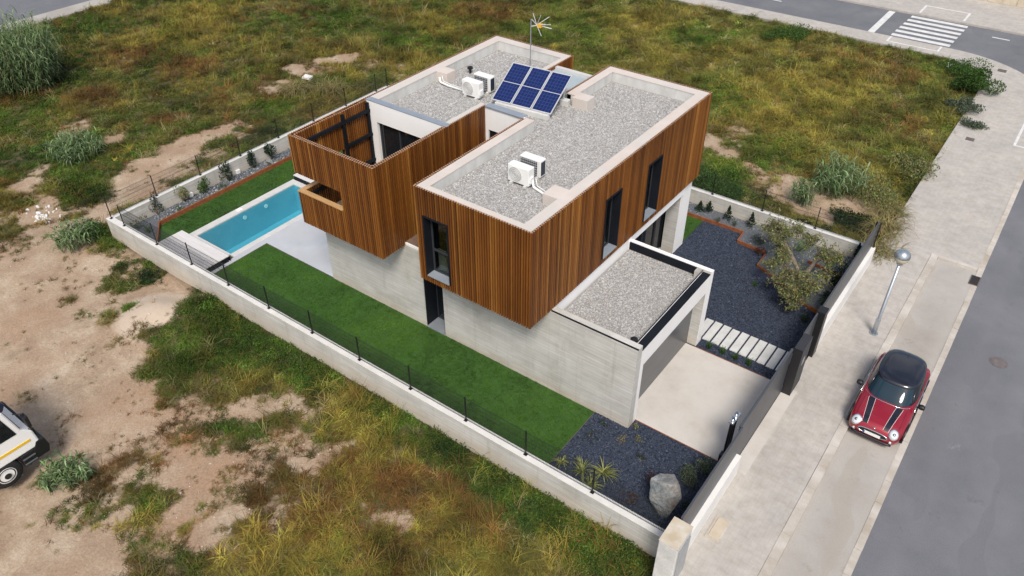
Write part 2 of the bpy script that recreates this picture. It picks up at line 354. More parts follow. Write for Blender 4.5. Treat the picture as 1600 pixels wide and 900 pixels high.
# ------------------------------------------------------------------ terrain and weeds layout (metres; plot corner of the garage is the origin)
ZONES = {
 'd': [(-29.0, -4.5, 1.5), (-24.4, -7.8, 2.2), (-21.4, -8.6, 2.2), (-18.0, -9.7, 2), (-21.1, -6.9, 1.3), (-16.0, -12.3, 1.5), (-15.8, -11.1, 2), (-18.4, -8.2, 1.5), (-18.4, -7.3, 1.2), (-23.8, -6.2, 1.5), (-26.4, -3.8, 1), (-27.5, -5.3, 0.9), (-26.0, -3.1, 0.8), (-27.3, -1.0, 1.2), (-28.4, 2.3, 1.3), (-23.4, -8.6, 2.5), (-19.6, -10.0, 2.5), (-17.2, -10.6, 2.3), (-19.7, -8.3, 2), (-22.7, -6.5, 1.8), (-16.3, -9.2, 1.6), (-17.4, -8.3, 1.3), (-18.6, -6.5, 1.2), (-19.0, -5.8, 1.5), (-18.6, -5.1, 1.6), (-19.2, -3.9, 1), (-23.6, -5.5, 1.5), (-25.4, -5.6, 1.5), (-26.4, -4.5, 1.3), (-28.6, -4.4, 1.3), (-27.2, -2.7, 1), (-27.6, -1.5, 1.6), (-27.8, -0.1, 1.8), (-28.2, 1.4, 1.8), (-28.6, 3.0, 1.6), (-29.3, 4.1, 1.2), (-26.4, -0.3, 1.1), (-29.3, 5.0, 0.8), (-31.9, -3.2, 0.9), (-32.7, -2.2, 0.9), (-31.8, -3.9, 0.8), (-32.8, 1.9, 0.9), (-29.1, 5.8, 0.6), (-21.8, -9.9, 2.5), (-18.4, -11.5, 2.5), (-14.8, -10.1, 1.6), (-13.7, -9.9, 1.3), (-14.2, -10.9, 1.5), (-16.0, -10.5, 1.5), (-13.4, -9.3, 0.8), (-14.6, -12.2, 1), (-13.3, -13.7, 2), (-11.7, -14.1, 2.2), (-10.4, -13.7, 1.6), (-10.4, -12.9, 1.1), (-14.1, -13.5, 1), (-11.9, -14.8, 2.5), (-13.1, -8.8, 0.5), (-14.2, -8.7, 0.6), (-11.3, -6.6, 0.7), (-10.7, -6.6, 0.6), (-13.1, -6.2, 0.45), (-11.0, -9.3, 0.7), (-10.3, -9.1, 0.8), (-10.6, -9.9, 0.8), (-9.6, -10.1, 0.65), (-9.3, -10.7, 0.65), (-8.2, -10.8, 0.7), (-10.7, -11.8, 0.7), (-11.9, -10.7, 0.7), (-12.4, -9.6, 0.6), (-7.7, -7.1, 0.6), (-10.2, -5.7, 0.9), (-9.4, -5.7, 0.6), (-7.6, -6.6, 0.4), (-10.8, -8.4, 0.5), (-9.7, -8.5, 0.4), (-8.0, -9.8, 0.5), (-10.4, -7.1, 0.4), (-3.8, -7.0, 0.4), (-6.6, 20.6, 0.9), (-5.3, 20.2, 1), (-3.9, 19.3, 0.8), (-1.4, 19.0, 1), (-0.7, 18.0, 1.2), (-0.0, 17.4, 1), (-1.3, 17.5, 0.8), (1.8, 18.7, 1.2), (2.5, 18.9, 0.8), (0.8, 17.0, 0.7), (-1.9, 17.8, 0.6), (-31.1, 17.6, 1), (-31.6, 16.6, 0.7), (-32.7, 14.0, 0.8), (-31.6, 13.6, 0.6), (-31.3, 12.3, 0.6), (-32.3, 16.1, 0.5), (-31.0, 11.3, 0.5)],
 'h': [(-12.2, -9.4, 2.2), (-9.7, -8.0, 2), (-9.0, -6.8, 1.6), (-12.5, -7.9, 1.6), (-7.5, -8.8, 1.4), (-7.4, -6.3, 1), (-12.3, -11.4, 1.3), (-22.9, -4.4, 1.3), (-11.8, -10.2, 1.6), (-9.7, -9.3, 1.8), (-10.8, -6.6, 1.2), (-9.0, -11.6, 1.5), (-8.3, -10.0, 1.5), (-12.2, -13.5, 1.5), (-19.6, -7.3, 1.2), (-20.3, -6.3, 1), (-21.6, -4.6, 1), (-30.1, -5.2, 1.6), (-27.0, -6.2, 1.5), (-29.0, 6.4, 1.5), (-31.4, 11.1, 1.4), (-31.1, 15.0, 1.4), (-28.8, 17.3, 1.3), (-27.1, 17.9, 1.3), (-6.0, 22.4, 1.5), (-2.7, 18.8, 1.4), (0.5, 18.9, 1.2), (-4.3, -7.1, 0.9), (-9.3, -5.6, 0.8), (-35.9, 1.3, 1), (-27.0, 3.3, 1.2), (-26.4, 2.4, 1)],
 'g': [(-11.8, -12.3, 0.9), (-11.5, -10.7, 0.5), (-14.1, -12.5, 0.4), (-8.2, -11.7, 0.6), (-14.7, -6.4, 0.8), (-20.4, -7.3, 0.45), (-19.2, -6.0, 0.3), (-16.0, -4.6, 1.8), (-14.7, -4.1, 1.6), (-15.6, -5.7, 1.5), (-12.8, -4.1, 1.5), (-13.6, -5.5, 1.2), (-11.0, -4.1, 1.2), (-31.4, -1.6, 2), (-28.8, -2.1, 1.5), (-30.2, -0.4, 1.2), (-28.8, -2.8, 1.2), (-1.8, -4.0, 1.2), (-0.6, -4.0, 1), (0.5, -3.8, 1.2), (1.8, -4.2, 1.2), (-9.8, -4.0, 0.8), (-6.3, -3.7, 0.6), (-11.3, -7.8, 0.9), (-10.2, -7.5, 0.8), (-10.8, -8.4, 0.5), (-10.5, -11.0, 0.7), (-9.7, -11.9, 0.6), (-8.6, -11.9, 0.6), (-5.0, 17.9, 1.5), (-3.8, 17.2, 1), (-49.8, 11.3, 2.5), (-35.5, 22.8, 3), (-30.3, 22.6, 2.5), (-23.1, 30.3, 3), (-8.3, 25.9, 2), (-3.7, 21.4, 2), (-39.2, -0.2, 2), (-34.4, -3.0, 2), (-23.8, -3.8, 1), (-22.1, -3.8, 0.8), (-28.6, 14.3, 1), (-29.2, 9.3, 1.5), (-14.5, 34.3, 2.5)],
 'k': [(-4.4, -4.0, 0.6), (-2.6, -4.3, 0.7), (-0.8, -4.5, 0.8), (1.7, -4.5, 0.9), (-14.0, -4.0, 0.8), (-14.3, -5.2, 0.7), (-12.1, -4.4, 0.7), (-45.7, 6.1, 2.4), (-43.4, 4.6, 1.8), (-49.3, 8.5, 2), (-34.3, -1.7, 1.5), (2.7, -4.0, 0.8), (0.0, -3.9, 0.6), (-11.6, -7.8, 0.6), (3.3, 24.1, 1.2), (3.3, 21.7, 1), (2.0, 17.2, 1), (1.2, 15.3, 0.6), (-28.3, -2.1, 1.2)],
 'y': [(-2.5, -6.6, 1.2), (-1.3, -6.5, 1.2), (-5.7, -5.0, 1), (-4.6, -9.4, 1.6), (-3.8, -8.6, 1.5), (-6.3, -10.7, 1.3), (-7.5, -5.0, 1.2), (-6.4, -5.5, 1.2), (-5.9, -7.1, 1.2), (-5.6, -9.2, 1.5), (-5.8, -10.0, 1.5), (-2.7, -7.5, 1), (-7.2, -4.0, 0.8), (-42.8, 13.3, 3), (-46.2, 17.4, 3), (-37.6, 15.7, 2), (-45.0, 11.7, 2), (-4.3, 27.7, 3), (-6.5, 28.3, 3), (-3.4, 30.6, 3), (-5.8, 24.6, 2), (-27.2, 19.2, 2), (-29.8, 26.2, 3), (-18.6, 34.4, 3), (3.8, 17.2, 1), (2.8, 19.2, 0.8), (-35.9, 8.9, 1.5), (-30.1, 15.7, 1.2), (-28.4, 15.7, 1)],
 'r': [(-13.2, -10.2, 1), (-11.4, -9.9, 0.9), (-12.3, -11.2, 0.9), (-3.5, -5.3, 1), (-1.6, -5.6, 0.9), (-6.3, -6.7, 1.2), (-6.9, -9.0, 1), (-3.1, -8.3, 1), (-13.5, -9.0, 1), (-11.3, -8.8, 1), (-6.1, -7.8, 1.5), (-7.4, -7.6, 1.2), (-4.7, -6.2, 1.2), (-4.9, -7.5, 1), (-8.4, -8.0, 1), (-13.1, -10.5, 0.9), (-8.7, -7.3, 1), (-42.9, 8.9, 2), (-38.0, 9.9, 2), (-39.0, 4.3, 1.5), (-32.4, 4.9, 1), (0.5, 28.7, 2), (-1.1, 28.0, 1.5), (-3.4, 38.2, 2.5), (-1.1, 35.9, 2), (-29.2, 30.0, 2.5), (-30.3, 10.7, 1), (-42.7, 1.6, 2), (-3.1, -6.7, 1), (-10.1, -8.9, 0.8), (-9.3, -8.3, 0.8)],
}
PX0, PX1, PY0, PY1 = -24.3, 3.66, -3.62, 14.24          # outer faces of the plot walls
def zone(k, x, y):
    m = np.full(np.shape(x), -3.0); wob = 1+.9*(fbm(x, y, .8, 5)-.5)
    for cx, cy, r in ZONES[k]: m = np.maximum(m, 1-np.hypot(x-cx, y-cy)*wob/r)
    return m
def bare(x, y):
    """0 = overgrown, 1 = bare dirt"""
    m = zone('d', x, y); n = fbm(x, y, 1.3, 21)-.5
    tuft = np.clip((fbm(x, y, .9, 77)-.60)*9, 0, 1)
    b = np.clip((m+n*1.15+.10)*2.6, 0, 1)
    b = b*(1-.85*np.clip(np.maximum(zone('g', x, y), zone('k', x, y))*2.5, 0, 1))
    b = np.maximum(b, .62*np.clip((zone('h', x, y)+(fbm(x, y, 2.1, 33)-.5)*2.4+.05)*2.2, 0, 1))
    return np.clip(np.clip(b, 0, 1)*(1-(.75-.55*np.clip(m*2, 0, 1))*tuft), 0, 1)
def ground_z(x, y):
    x = np.asarray(x, float); y = np.asarray(y, float)
    z = -.16+.16*(fbm(x, y, .25, 3)-.5)+.10*(fbm(x, y, 1.1, 8)-.5)
    z -= .22*np.clip((-y-3.0)/1.0, 0, 1)*np.clip((x+26)/4, 0, 1)*np.clip((4-x)/3, 0, 1)
    z += .62*np.exp(-((x+17.95)**2/1.5+(y+5.65)**2/1.1))+.40*np.exp(-((x+16.9)**2/.5+(y+4.35)**2/.5))
    return z
def axis_(a, b, step, far):
    return np.concatenate([[-far, -far*.6, a-25, a-8], np.arange(a, b+step/2, step), [b+8, b+25, far*.6, far]])
gx = axis_(-62, 6, .4, 420); gy = axis_(-26, 44, .4, 420)
XX, YY = np.meshgrid(gx, gy, indexing='ij')
ZZ = ground_z(XX, YY)
inside = (XX > PX0+.05) & (XX < PX1-.05) & (YY > PY0+.05) & (YY < PY1-.05)
ZZ[inside] = -2.6
hard = (XX > 3.55) | (YY > 40.7) | (XX < -53.6)
ZZ[hard] = -.45
ter = bpy.data.meshes.new('ground'); nx, ny = XX.shape
ids = np.arange(nx*ny).reshape(nx, ny)
q = np.stack([ids[:-1, :-1], ids[1:, :-1], ids[1:, 1:], ids[:-1, 1:]], -1).reshape(-1, 4)
ter.from_pydata(np.stack([XX, YY, ZZ], -1).reshape(-1, 3).tolist(), [], q.tolist())
ter.polygons.foreach_set('use_smooth', [True]*len(ter.polygons))
a = ter.attributes.new('bare', 'FLOAT', 'POINT'); a.data.foreach_set('value', bare(XX, YY).astype(np.float32).ravel())
a = ter.attributes.new('sand', 'FLOAT', 'POINT'); a.data.foreach_set('value', np.clip(1.9*np.exp(-((XX+17.95)**2/1.9+(YY+5.65)**2/1.5))+1.6*np.exp(-((XX+16.9)**2/.8+(YY+4.45)**2/.6)), 0, 1).astype(np.float32).ravel())
def groundmat():
    m, t, b = nodes('sandy_soil'); v = posnode(t)
    at = N(t, 'ShaderNodeAttribute'); at.attribute_name = 'bare'
    d = ramp(t, noise(t, v, .9, 9, .68), [(.28, (.265, .185, .125)), (.5, (.405, .305, .215)), (.72, (.52, .425, .325))])
    d = mixc(t, ramp(t, noise(t, v, .28, 4), [(.45, (0, 0, 0)), (.7, (1, 1, 1))]), d, (.36, .235, .15))
    d = mixc(t, 1.0, d, ramp(t, noise(t, v, 14, 4, .75), [(.3, (.72, .71, .70)), (.68, (1.14, 1.14, 1.13))]), 'MULTIPLY')
    sa = N(t, 'ShaderNodeAttribute'); sa.attribute_name = 'sand'
    d = mixc(t, ramp(t, math_(t, 'ADD', sa.outputs['Fac'], math_(t, 'MULTIPLY', math_(t, 'SUBTRACT', noise(t, v, 2, 6, .7), .5), .7)), [(.3, (0, 0, 0)), (.6, (1, 1, 1))]), d, (.52, .42, .325))
    l = ramp(t, noise(t, v, 3.5, 6, .7), [(.3, (.035, .030, .014)), (.55, (.085, .068, .030)), (.75, (.17, .125, .062))])
    f = ramp(t, math_(t, 'ADD', at.outputs['Fac'], math_(t, 'MULTIPLY', math_(t, 'SUBTRACT', noise(t, v, 4, 5, .7), .5), .8)), [(.25, (0, 0, 0)), (.55, (1, 1, 1))])
    t.links.new(mixc(t, f, l, d), b.inputs['Base Color']); b.inputs['Roughness'].default_value = .95
    bump(t, b, noise(t, v, 5, 8, .75), .7, .06); return m
M['soil'] = groundmat(); ter.materials.append(M['soil'])
tag(put(bpy.data.objects.new('ground', ter)), kind='structure')

# ------------------------------------------------------------------ streets
def arc(cx, cy, r, a0, a1, n=14): return [(cx+r*math.cos(R(a0+(a1-a0)*i/n)), cy+r*math.sin(R(a0+(a1-a0)*i/n))) for i in range(n+1)]
KX0, KX1 = 5.58, 5.86                                   # kerb between pavement and parking bay
struct('road', MB().prism([(-400, 42.7), (0.6, 42.45)] + arc(.6, 35.6, 6.85, 90, 0)[1:] + [(7.45, -400), (16.5, -400), (16.5, 400), (9, 400), (9, 48.3), (-400, 48.3)], -.4, -.13), M['asphalt'])
struct('west_road', MB().box(-64, -400, -.4, -55.4, 42.69, -.132), M['asphalt'])
sw = [(3.58, -400), (5.57, -400), (5.57, 16.45), (7.44, 16.45), (7.44, 35.6)] + arc(.6, 35.6, 6.84, 0, 90)[1:] + [(-55.3, 42.45), (-55.3, 40.6), (1.2, 40.6), (3.58, 37.5)]
struct('pavement', MB().prism(sw, -.4, -.01), M['paving'])
struct('west_pavement', MB().box(-55.3, -400, -.4, -53.6, 40.59, -.012), M['lane'])
struct('north_pavement', MB().box(-60, 48.35, -.4, 8.9, 54.5, -.01), M['paving'])
struct('parking_bay', MB().box(5.86, -60, -.4, 7.44, 16.42, -.124), M['lane'])
def stones(name, seg, mat, L=1.0):
    """kerb line: one stone a metre, joints open, heights a little uneven"""
    s0 = struct(name, MB().box(*seg[0]), mat) if False else tag(MB().box(*[seg[i]+(.012 if i < 3 else -.012) for i in range(6)]).build(name, mat), kind='structure')
    x0, y0, z0, x1, y1, z1 = seg; alongy = (y1-y0) > (x1-x0); n = int(((y1-y0) if alongy else (x1-x0))/L)
    st = ((y1-y0) if alongy else (x1-x0))/n
    me = (MB().box(0, .006, z0, x1-x0, st-.006, z1) if alongy else MB().box(.006, 0, z0, st-.006, y1-y0, z1)).mesh('kerb_stone', mat)
    for i in range(n):
        o = bpy.data.objects.new('kerb_stone', me); put(o, s0)
        o.location = (x0+rnd.uniform(-.004, .004), y0+i*st, rnd.uniform(-.006, .006)) if alongy else (x0+i*st, y0+rnd.uniform(-.004, .004), rnd.uniform(-.006, .006))
stones('kerb', (KX0, -9, -.3, KX1, 16.6, .0), M['kerb'])
stones('bay_end_kerb', (5.87, 16.42, -.3, 7.4, 16.6, .001), M['kerb'], .75)
stones('gutter_strip', (7.445, -9, -.3, 7.66, 36, -.118), M['kerb'])
zc = tag(MB().box(-3.38, 43.0, -.126, .42, 43.4, -.1255).build('zebra_crossing', M['whiteline']), kind='structure')
sm = MB().box(0, 0, 0, 3.85, .46, .004).mesh('stripe', M['whiteline'])
for i in range(6): piece('stripe', sm, zc, (-3.42+.03*i, 43.02+.92*i, -.1265))
lm = tag(MB().box(-4.95, 42.75, -.1295, -4.5, 48.2, -.126).build('stop_line', M['whiteline']), kind='structure')
tag(MB().box(2.4, 46.7, -.1295, 3.5, 46.85, -.126).build('lane_dash', M['whiteline']), kind='structure')
tag(MB().box(-13.5, 45.4, -.1295, -12.3, 45.55, -.126).build('lane_dash', M['whiteline']), kind='structure')
mb = MB()
for a in ((6.55, 29.6, 6.68, 33.0), (6.68, 32.87, 7.3, 33.0), (6.68, 29.6, 7.3, 29.72)): mb.box(a[0], a[1], -.0095, a[2], a[3], -.006)
tag(mb.build('ramp_outline', M['whiteline']), kind='structure')
mb = MB()
for a in ((-3.0, 50.6, .2, 50.75), (-3.0, 48.7, -2.85, 50.6), (.05, 48.7, .2, 50.6)): mb.box(a[0], a[1], -.0095, a[2], a[3], -.006)
tag(mb.build('ramp_outline', M['whiteline']), kind='structure')
mb = MB()
for a in ((-3.3, 41.3, .1, 41.42), (-3.3, 41.42, -3.18, 42.4), (-.02, 41.42, .1, 42.4)): mb.box(a[0], a[1], -.0095, a[2], a[3], -.006)
tag(mb.build('ramp_outline', M['whiteline']), kind='structure')
M['iron'] = pm('cast_iron', (.10, .075, .07), (.16, .13, .12), 8, .7)
def cover(name, label, x, y, z, wx, wy, mat, group=None, round_=False):
    t = thing(name, label, 'manhole cover', (x, y, z), group)
    if round_: MB().lathe([(wx/2, 0), (wx/2, .012)], (x, y, z), 24).build('rim', mat, t); MB().lathe([(wx/2-.05, .013), (wx/2-.05, .02)], (x, y, z), 24).build('lid', mat, t)
    else:
        MB().box(x-wx/2, y-wy/2, z, x+wx/2, y+wy/2, z+.006).build('frame', mat, t); MB().box(x-wx/2+.03, y-wy/2+.03, z+.007, x+wx/2-.03, y+wy/2-.03, z+.012).build('lid', mat, t)
cover('manhole_cover', 'small rusty cover in the pavement near the grey-green roadside clump', 4.56, 29.0, -.01, .42, .42, M['iron'])
cover('manhole_cover', 'small dark cover in the pavement at the rounded street corner', 4.13, 40.3, -.01, .5, .5, M['iron'])
cover('manhole_cover', 'round worn manhole cover in the asphalt beyond the parking bay', 9.26, 10.93, -.13, .62, .62, pm('worn_cover', (.12, .10, .10), (.17, .15, .15), 6, .8), None, True)
g = thing('drain_grate', 'dark iron drain grate beside the far end of the parking bay', 'grate', (7.47, 15.75, -.11))
MB().box(7.3, 15.35, -.123, 7.68, 16.1, -.108).build('frame', M['iron'], g)
bar = MB().box(0, 0, 0, .30, .035, .02).mesh('bar', M['black'])
for i in range(9): piece('bar', bar, g, (7.34, 15.40+.075*i, -.112))
h = thing('utility_hatch', 'pale beige concrete hatch slab let into the pavement by the corner pillar', 'hatch', (4.04, -1.85, 0))
M['hatch'] = pm('beige_hatch', (.45, .38, .29), (.52, .45, .36), 2, .85, fine=.05)
MB().box(3.83, -2.28, -.01, 4.26, -1.40, .02).build('frame', M['kerb'], h); MB().box(3.9, -2.22, .021, 4.22, -1.46, .05).build('lid', M['hatch'], h, bevel=.015)
fw = thing('far_wall', 'low beige block wall across the far street, cut by the top edge', 'wall', (2, 54.8, 0))
MB().box(-1.4, 54.55, -.2, 14, 55.0, 1.2).build('core', M['beige'], fw)
bk = MB().box(0, 0, 0, .97, .06, .57).mesh('block', M['beige'])
for r_ in range(2):
    for i in range(9): piece('block', bk, fw, (-1.4+i+.5*r_, 54.48-.01*rnd.random(), .0+.6*r_))

# ------------------------------------------------------------------ the plot: ground surfaces
struct('garden_soil', MB().box(-18.75, -3.3, -.5, 3.4, 14, -.05).box(-24.1, -3.3, -.5, -21.5, 14, -.05).box(-21.5, -3.3, -.5, -18.75, -1.78, -.05).box(-21.5, 4.2, -.5, -18.75, 14, -.05), M['soil'])
LX = -1.28                                             # lawn / dark gravel joint
lawnS = (-18.13, -3.32, LX, -.01); lawnW = (-23.18, -3.3, -21.52, 9.0); lawnN = (-9, 10.9, -3.5, 13.05)
for nm, (a, b_, c, d) in (('south_lawn', lawnS), ('west_lawn', lawnW), ('north_lawn', lawnN)):
    struct(nm, MB().box(a, b_, -.06, c, d, -.004), M['turf'])
struct('dark_gravel_south', MB().box(LX, -3.32, -.06, 3.42, .49, .0), M['dgravel'])
struct('dark_gravel_north', MB().box(-3.48, 4.98, -.06, 3.42, 14.0, .0).box(-.0, 4.98, -.059, 3.42, 5.0, .001), M['dgravel'])
struct('driveway', MB().box(-.42, .5, -.06, 3.9, 4.97, .012), M['drive'])
struct('driveway_edging', MB().box(.0, .47, -.06, 3.4, .499, .018).box(.0, 4.971, -.06, 3.4, 5.0, .018), M['corten'])
struct('lawn_edging', MB().box(-18.16, -3.3, -.05, -18.131, .02, .012).box(-18.13, -.009, -.05, -13.95, .02, .012).box(LX, -3.3, -.05, LX+.02, -.01, .012), plain('edging_strip', (.10, .085, .06), .8))
struct('pool_terrace', MB().box(-18.45, .021, -.06, -13.93, 10, .008).box(-18.74, -1.5, -.06, -18.45, 10, .0085).box(-18.45, -3.3, -.06, -18.161, .02, .008), M['terrace'])
slab = MB().box(0, 0, 0, .29, 1.2, .055).mesh('stepping_slab', M['slabstone'])
for i in range(10):
    o = piece('stepping_slab', slab, None, (-.335+.357*i+rnd.uniform(-.008, .008), 5.55+rnd.uniform(-.02, .02), -.015))
    nth = ['first', 'second', 'third', 'fourth', 'fifth', 'sixth', 'seventh', 'eighth', 'ninth', 'tenth'][i]
    tag(o, f'pale concrete stepping slab, {nth} from the garage towards the street gate', 'slab', 'stepping slabs in the dark gravel')
# pool
p = thing('swimming_pool', 'long turquoise swimming pool beside the house, pale coping round it', 'pool', (-20, 1.3, 0))
WX0, WX1, WY0, WY1 = -21.12, -18.75, -1.45, 4.15
MB().box(WX0-.2, WY0-.2, -1.75, WX1+.2, WY1+.2, -1.5).box(WX0-.2, WY0-.2, -1.5, WX0, WY1+.2, -.03).box(WX1, WY0-.2, -1.5, WX1+.2, WY1+.2, -.06).box(WX0, WY0-.2, -1.5, WX1, WY0, -.03).box(WX0, WY1, -1.5, WX1, WY1+.2, -.03).build('basin', M['basin'], p)
MB().add([(WX0, WY0, -.07), (WX1, WY0, -.07), (WX1, WY1, -.07), (WX0, WY1, -.07)], [(0, 1, 2, 3)]).build('water', M['water'], p)
for b_ in ((WX0-.38, WY0-.3, -.05, WX0, WY1+.3, .03), (WX1+.0, WY0-.03, -.05, WX1+.28, WY1+.3, .02), (WX0, WY0-.3, -.05, WX1, WY0, .028), (WX0, WY1, -.05, WX1, WY1+.3, .03)):
    MB().box(*b_).build('coping', M['coping'], p, bevel=.012)
for (x, y) in ((-20.95, 1.1), (-20.95, 2.35)):
    MB().lathe([(.0, 0), (.1, .0), (.1, .03), (.0, .03)], (x-.17, y, -.35), 16, 'x').build('pool_light', M['whitepaint'], p)
sk = MB().box(-21.44, .9, .03, -21.22, 1.18, .045).build('skimmer_lid', M['whitepaint'], p)
d = thing('pool_deck', 'raised pale timber deck at the near end of the pool, dark end face', 'deck', (-20, -2.5, 0))
MB().box(-21.58, -3.12, 0, -18.36, -1.84, .27).build('frame', M['dflash'], d)
bd = MB().box(0, 0, 0, 3.28, .118, .03).mesh('board', M['deck']); bd2 = MB().box(0, 0, 0, 3.28, .118, .03).mesh('board', M['deck2'])
for i in range(11): piece('board', bd2 if i < 5 else bd, d, (-21.6, -3.13+.122*i, .272+rnd.uniform(-.002, .002)))
MB().box(-21.6, -1.775, 0, -18.34, -1.755, .26).build('slot_trim', M['dflash'], d)
d = thing('pool_deck', 'small raised white deck at the far end of the pool behind the wooden house block', 'deck', (-20, 4.9, 0))
MB().box(-21.4, 4.47, 0, -17.9, 5.9, .25).build('frame', M['dflash'], d)
bd = MB().box(0, 0, 0, 3.56, .118, .03).mesh('board', M['deck'])
for i in range(12): piece('board', bd, d, (-21.43, 4.45+.122*i, .252))

# ------------------------------------------------------------------ plot walls and fences
HW = .8
def bwall(name, label, boxes, cap, mat=None):
    t = thing(name, label, 'wall', (boxes[0][0], boxes[0][1], 0))
    mb = MB(); [mb.box(*b) for b in boxes]; mb.build('wall', mat or M['board'], t)
    mb = MB(); [mb.box(*c) for c in cap]; mb.build('capping', M['kerbcap'], t); return t
M['kerbcap'] = pm('pale_wall_top', (.60, .59, .56), (.70, .69, .66), 2, .85, fine=.05)
bwall('boundary_wall', 'long board-marked concrete garden wall between the bright lawn and the weeds', [(PX0+.01, -3.62, -1.2, 3.28, -3.36, HW)], [(PX0, -3.63, HW, 3.28, -3.35, HW+.03)])
bwall('boundary_wall', 'concrete garden wall behind the shrub bed on the pool side', [(PX0, -3.34, -1.2, PX0+.24, PY1, HW)], [(PX0-.01, -3.35, HW, PX0+.25, PY1, HW+.03)])
bwall('boundary_wall', 'stained concrete garden wall behind the olive tree', [(PX0+.26, 14.0, -1.2, 3.38, PY1, HW)], [(PX0+.26, 13.99, HW, 3.38, PY1+.01, HW+.03)])
M['white2'] = pm('street_wall_plaster', (.70, .69, .67), (.77, .76, .74), 1.2, .85, fine=.04)
t = thing('street_wall', 'white street wall with grey metal screen, from the corner pillar to the driveway', 'wall', (3.5, -1.5, 0))
MB().box(3.42, -3.58, -.3, 3.66, .42, HW).build('wall', M['white2'], t)
for i in range(2): MB().box(3.44, -3.57+1.99*i, HW, 3.50, -3.57+1.99*i+1.985, 2.0).build('screen_panel', M['panelgrey'], t)
t = thing('street_wall', 'white street wall with grey metal screen, from the garden door to the far corner', 'wall', (3.5, 10.5, 0))
MB().box(3.42, 7.42, -.3, 3.66, PY1-.02, HW).build('wall', M['white2'], t)
for i in range(3): MB().box(3.44, 7.44+2.26*i, HW, 3.50, 7.44+2.26*i+2.25, 2.0).build('screen_panel', M['panelgrey'], t)
for x in (3.40, 3.56): MB().box(x-.03, PY1-.08, HW, x+.03, PY1-.03, 2.02).build('end_post', M['black'], t)
t = thing('corner_pillar', 'stout concrete pillar at the near street corner of the plot', 'pillar', (3.56, -4.1, 0))
MB().box(3.29, -4.52, -.5, 3.83, -3.64, 1.98).build('shaft', pm('pillar_concrete', (.50, .50, .48), (.64, .63, .60), 2.2, .9, fine=.10, fs=20, bmp=.4, bs=12), t, bevel=.02)
MB().box(3.285, -4.525, 1.981, 3.835, -3.635, 2.0).build('top', pm('stained_cap', (.46, .38, .27), (.58, .54, .46), 2.4, .9, fine=.1), t)
MB().box(3.835, -4.40, .3, 3.86, -3.75, 1.75).build('meter_door', M['steel'], t)
# sliding gate, gate post, garden door
t = thing('sliding_gate', 'long dark grey sliding gate closing the driveway', 'gate', (3.5, 2.6, 0))
for i in range(4): MB().box(3.38, .40+1.06*i, .06, 3.44, .40+1.06*i+1.055, 1.96).build('panel', M['panelgrey'], t)
MB().box(3.37, .38, 1.962, 3.45, 4.66, 2.0).build('top_rail', M['panelgrey'], t); MB().box(3.37, .38, .02, 3.45, 4.66, .058).build('bottom_rail', M['anthracite'], t)
t = thing('gate_guide', 'black upright guide with bright rollers inside the sliding gate', 'gate guide', (3.28, .85, 0))
for y in (.66, .86, 1.06): MB().box(3.02, y, 0, 3.09, y+.07, 1.66).build('upright', M['black'], t)
MB().box(2.98, .62, 1.662, 3.14, 1.18, 1.72).build('head', M['steel'], t)
for y in (.74, 1.0): MB().lathe([(.05, 1.742), (.05, 1.85)], (3.06, y, 0), 14).build('roller', M['chrome'], t)
MB().box(2.98, .40, 0, 3.14, .64, .42).build('motor', M['black'], t, bevel=.03)
t = thing('gate_post', 'broad dark metal post between the sliding gate and the garden door', 'post', (3.6, 5, 0))
MB().box(3.46, 4.62, -.02, 3.76, 5.56, 2.08).build('casing', M['anthracite'], t); MB().box(3.455, 4.61, -.02, 3.765, 4.619, 2.09).build('edge_plate', M['black'], t)
MB().box(3.761, 4.95, 1.2, 3.775, 5.15, 1.5).build('intercom', M['steel'], t)
t = thing('garden_door', 'grey metal garden door with a handle, at the end of the stepping slabs', 'door', (3.45, 6.3, 0))
MB().box(3.42, 5.58, .05, 3.47, 6.98, 2.0).build('leaf', M['panelgrey'], t); MB().box(3.471, 5.62, .95, 3.52, 5.75, 1.0).build('handle', M['steel'], t)
t = thing('gate_post', 'narrow black post where the garden door meets the white wall', 'post', (3.6, 7.2, 0))
MB().box(3.40, 7.0, -.02, 3.70, 7.4, 2.05).build('casing', M['black'], t)
def fence(label, posts, alongx, c, spans):
    t = thing('mesh_fence', label, 'fence', (posts[0], c, HW) if alongx else (c, posts[0], HW))
    pme = MB().box(-.017, -.017, 0, .017, .017, 1.06).box(-.06, -.06, 0, .06, .06, .012).mesh('post', M['black'])
    z0 = HW+.03
    for p_ in posts:
        q_ = piece('post', pme, t, (p_, c, z0) if alongx else (c, p_, z0))
    for a_, b_ in spans:
        mb = MB(); r_ = .0028
        n = int((b_-a_)/.05)
        for i in range(n+1):
            u = a_+(b_-a_)*i/n
            mb.box(u-r_, c-r_, z0+.03, u+r_, c+r_, z0+1.0) if alongx else mb.box(c-r_, u-r_, z0+.03, c+r_, u+r_, z0+1.0)
        for k in range(6):
            zz = z0+.05+.188*k
            for dz in ((0, .03) if k in (0, 3, 5) else (0,)):
                mb.box(a_, c-r_*1.2-.006, zz+dz, b_, c+r_*1.2-.006, zz+dz+.006) if alongx else mb.box(c-r_*1.2-.006, a_, zz+dz, c+r_*1.2-.006, b_, zz+dz+.006)
        mb.build('mesh_panel', M['wire'], t)
sp = [-24.11, -23.12, -20.72, -18.34, -16.0, -13.6, -11.21, -8.81, -6.42, -4.04, -1.69, .7, 3.05]
fence('dark wire mesh fence along the near concrete wall by the bright lawn', sp[:-1], True, -3.46, list(zip(sp[1:], sp[2:])))
wp = [-1.15, 1.22, 3.58, 6.0, 8.42, 10.81, 13.2, 14.12]
fence('dark post fence on the wall behind the pool-side shrub bed', wp, False, -24.19, list(zip([-3.3]+wp, wp)))
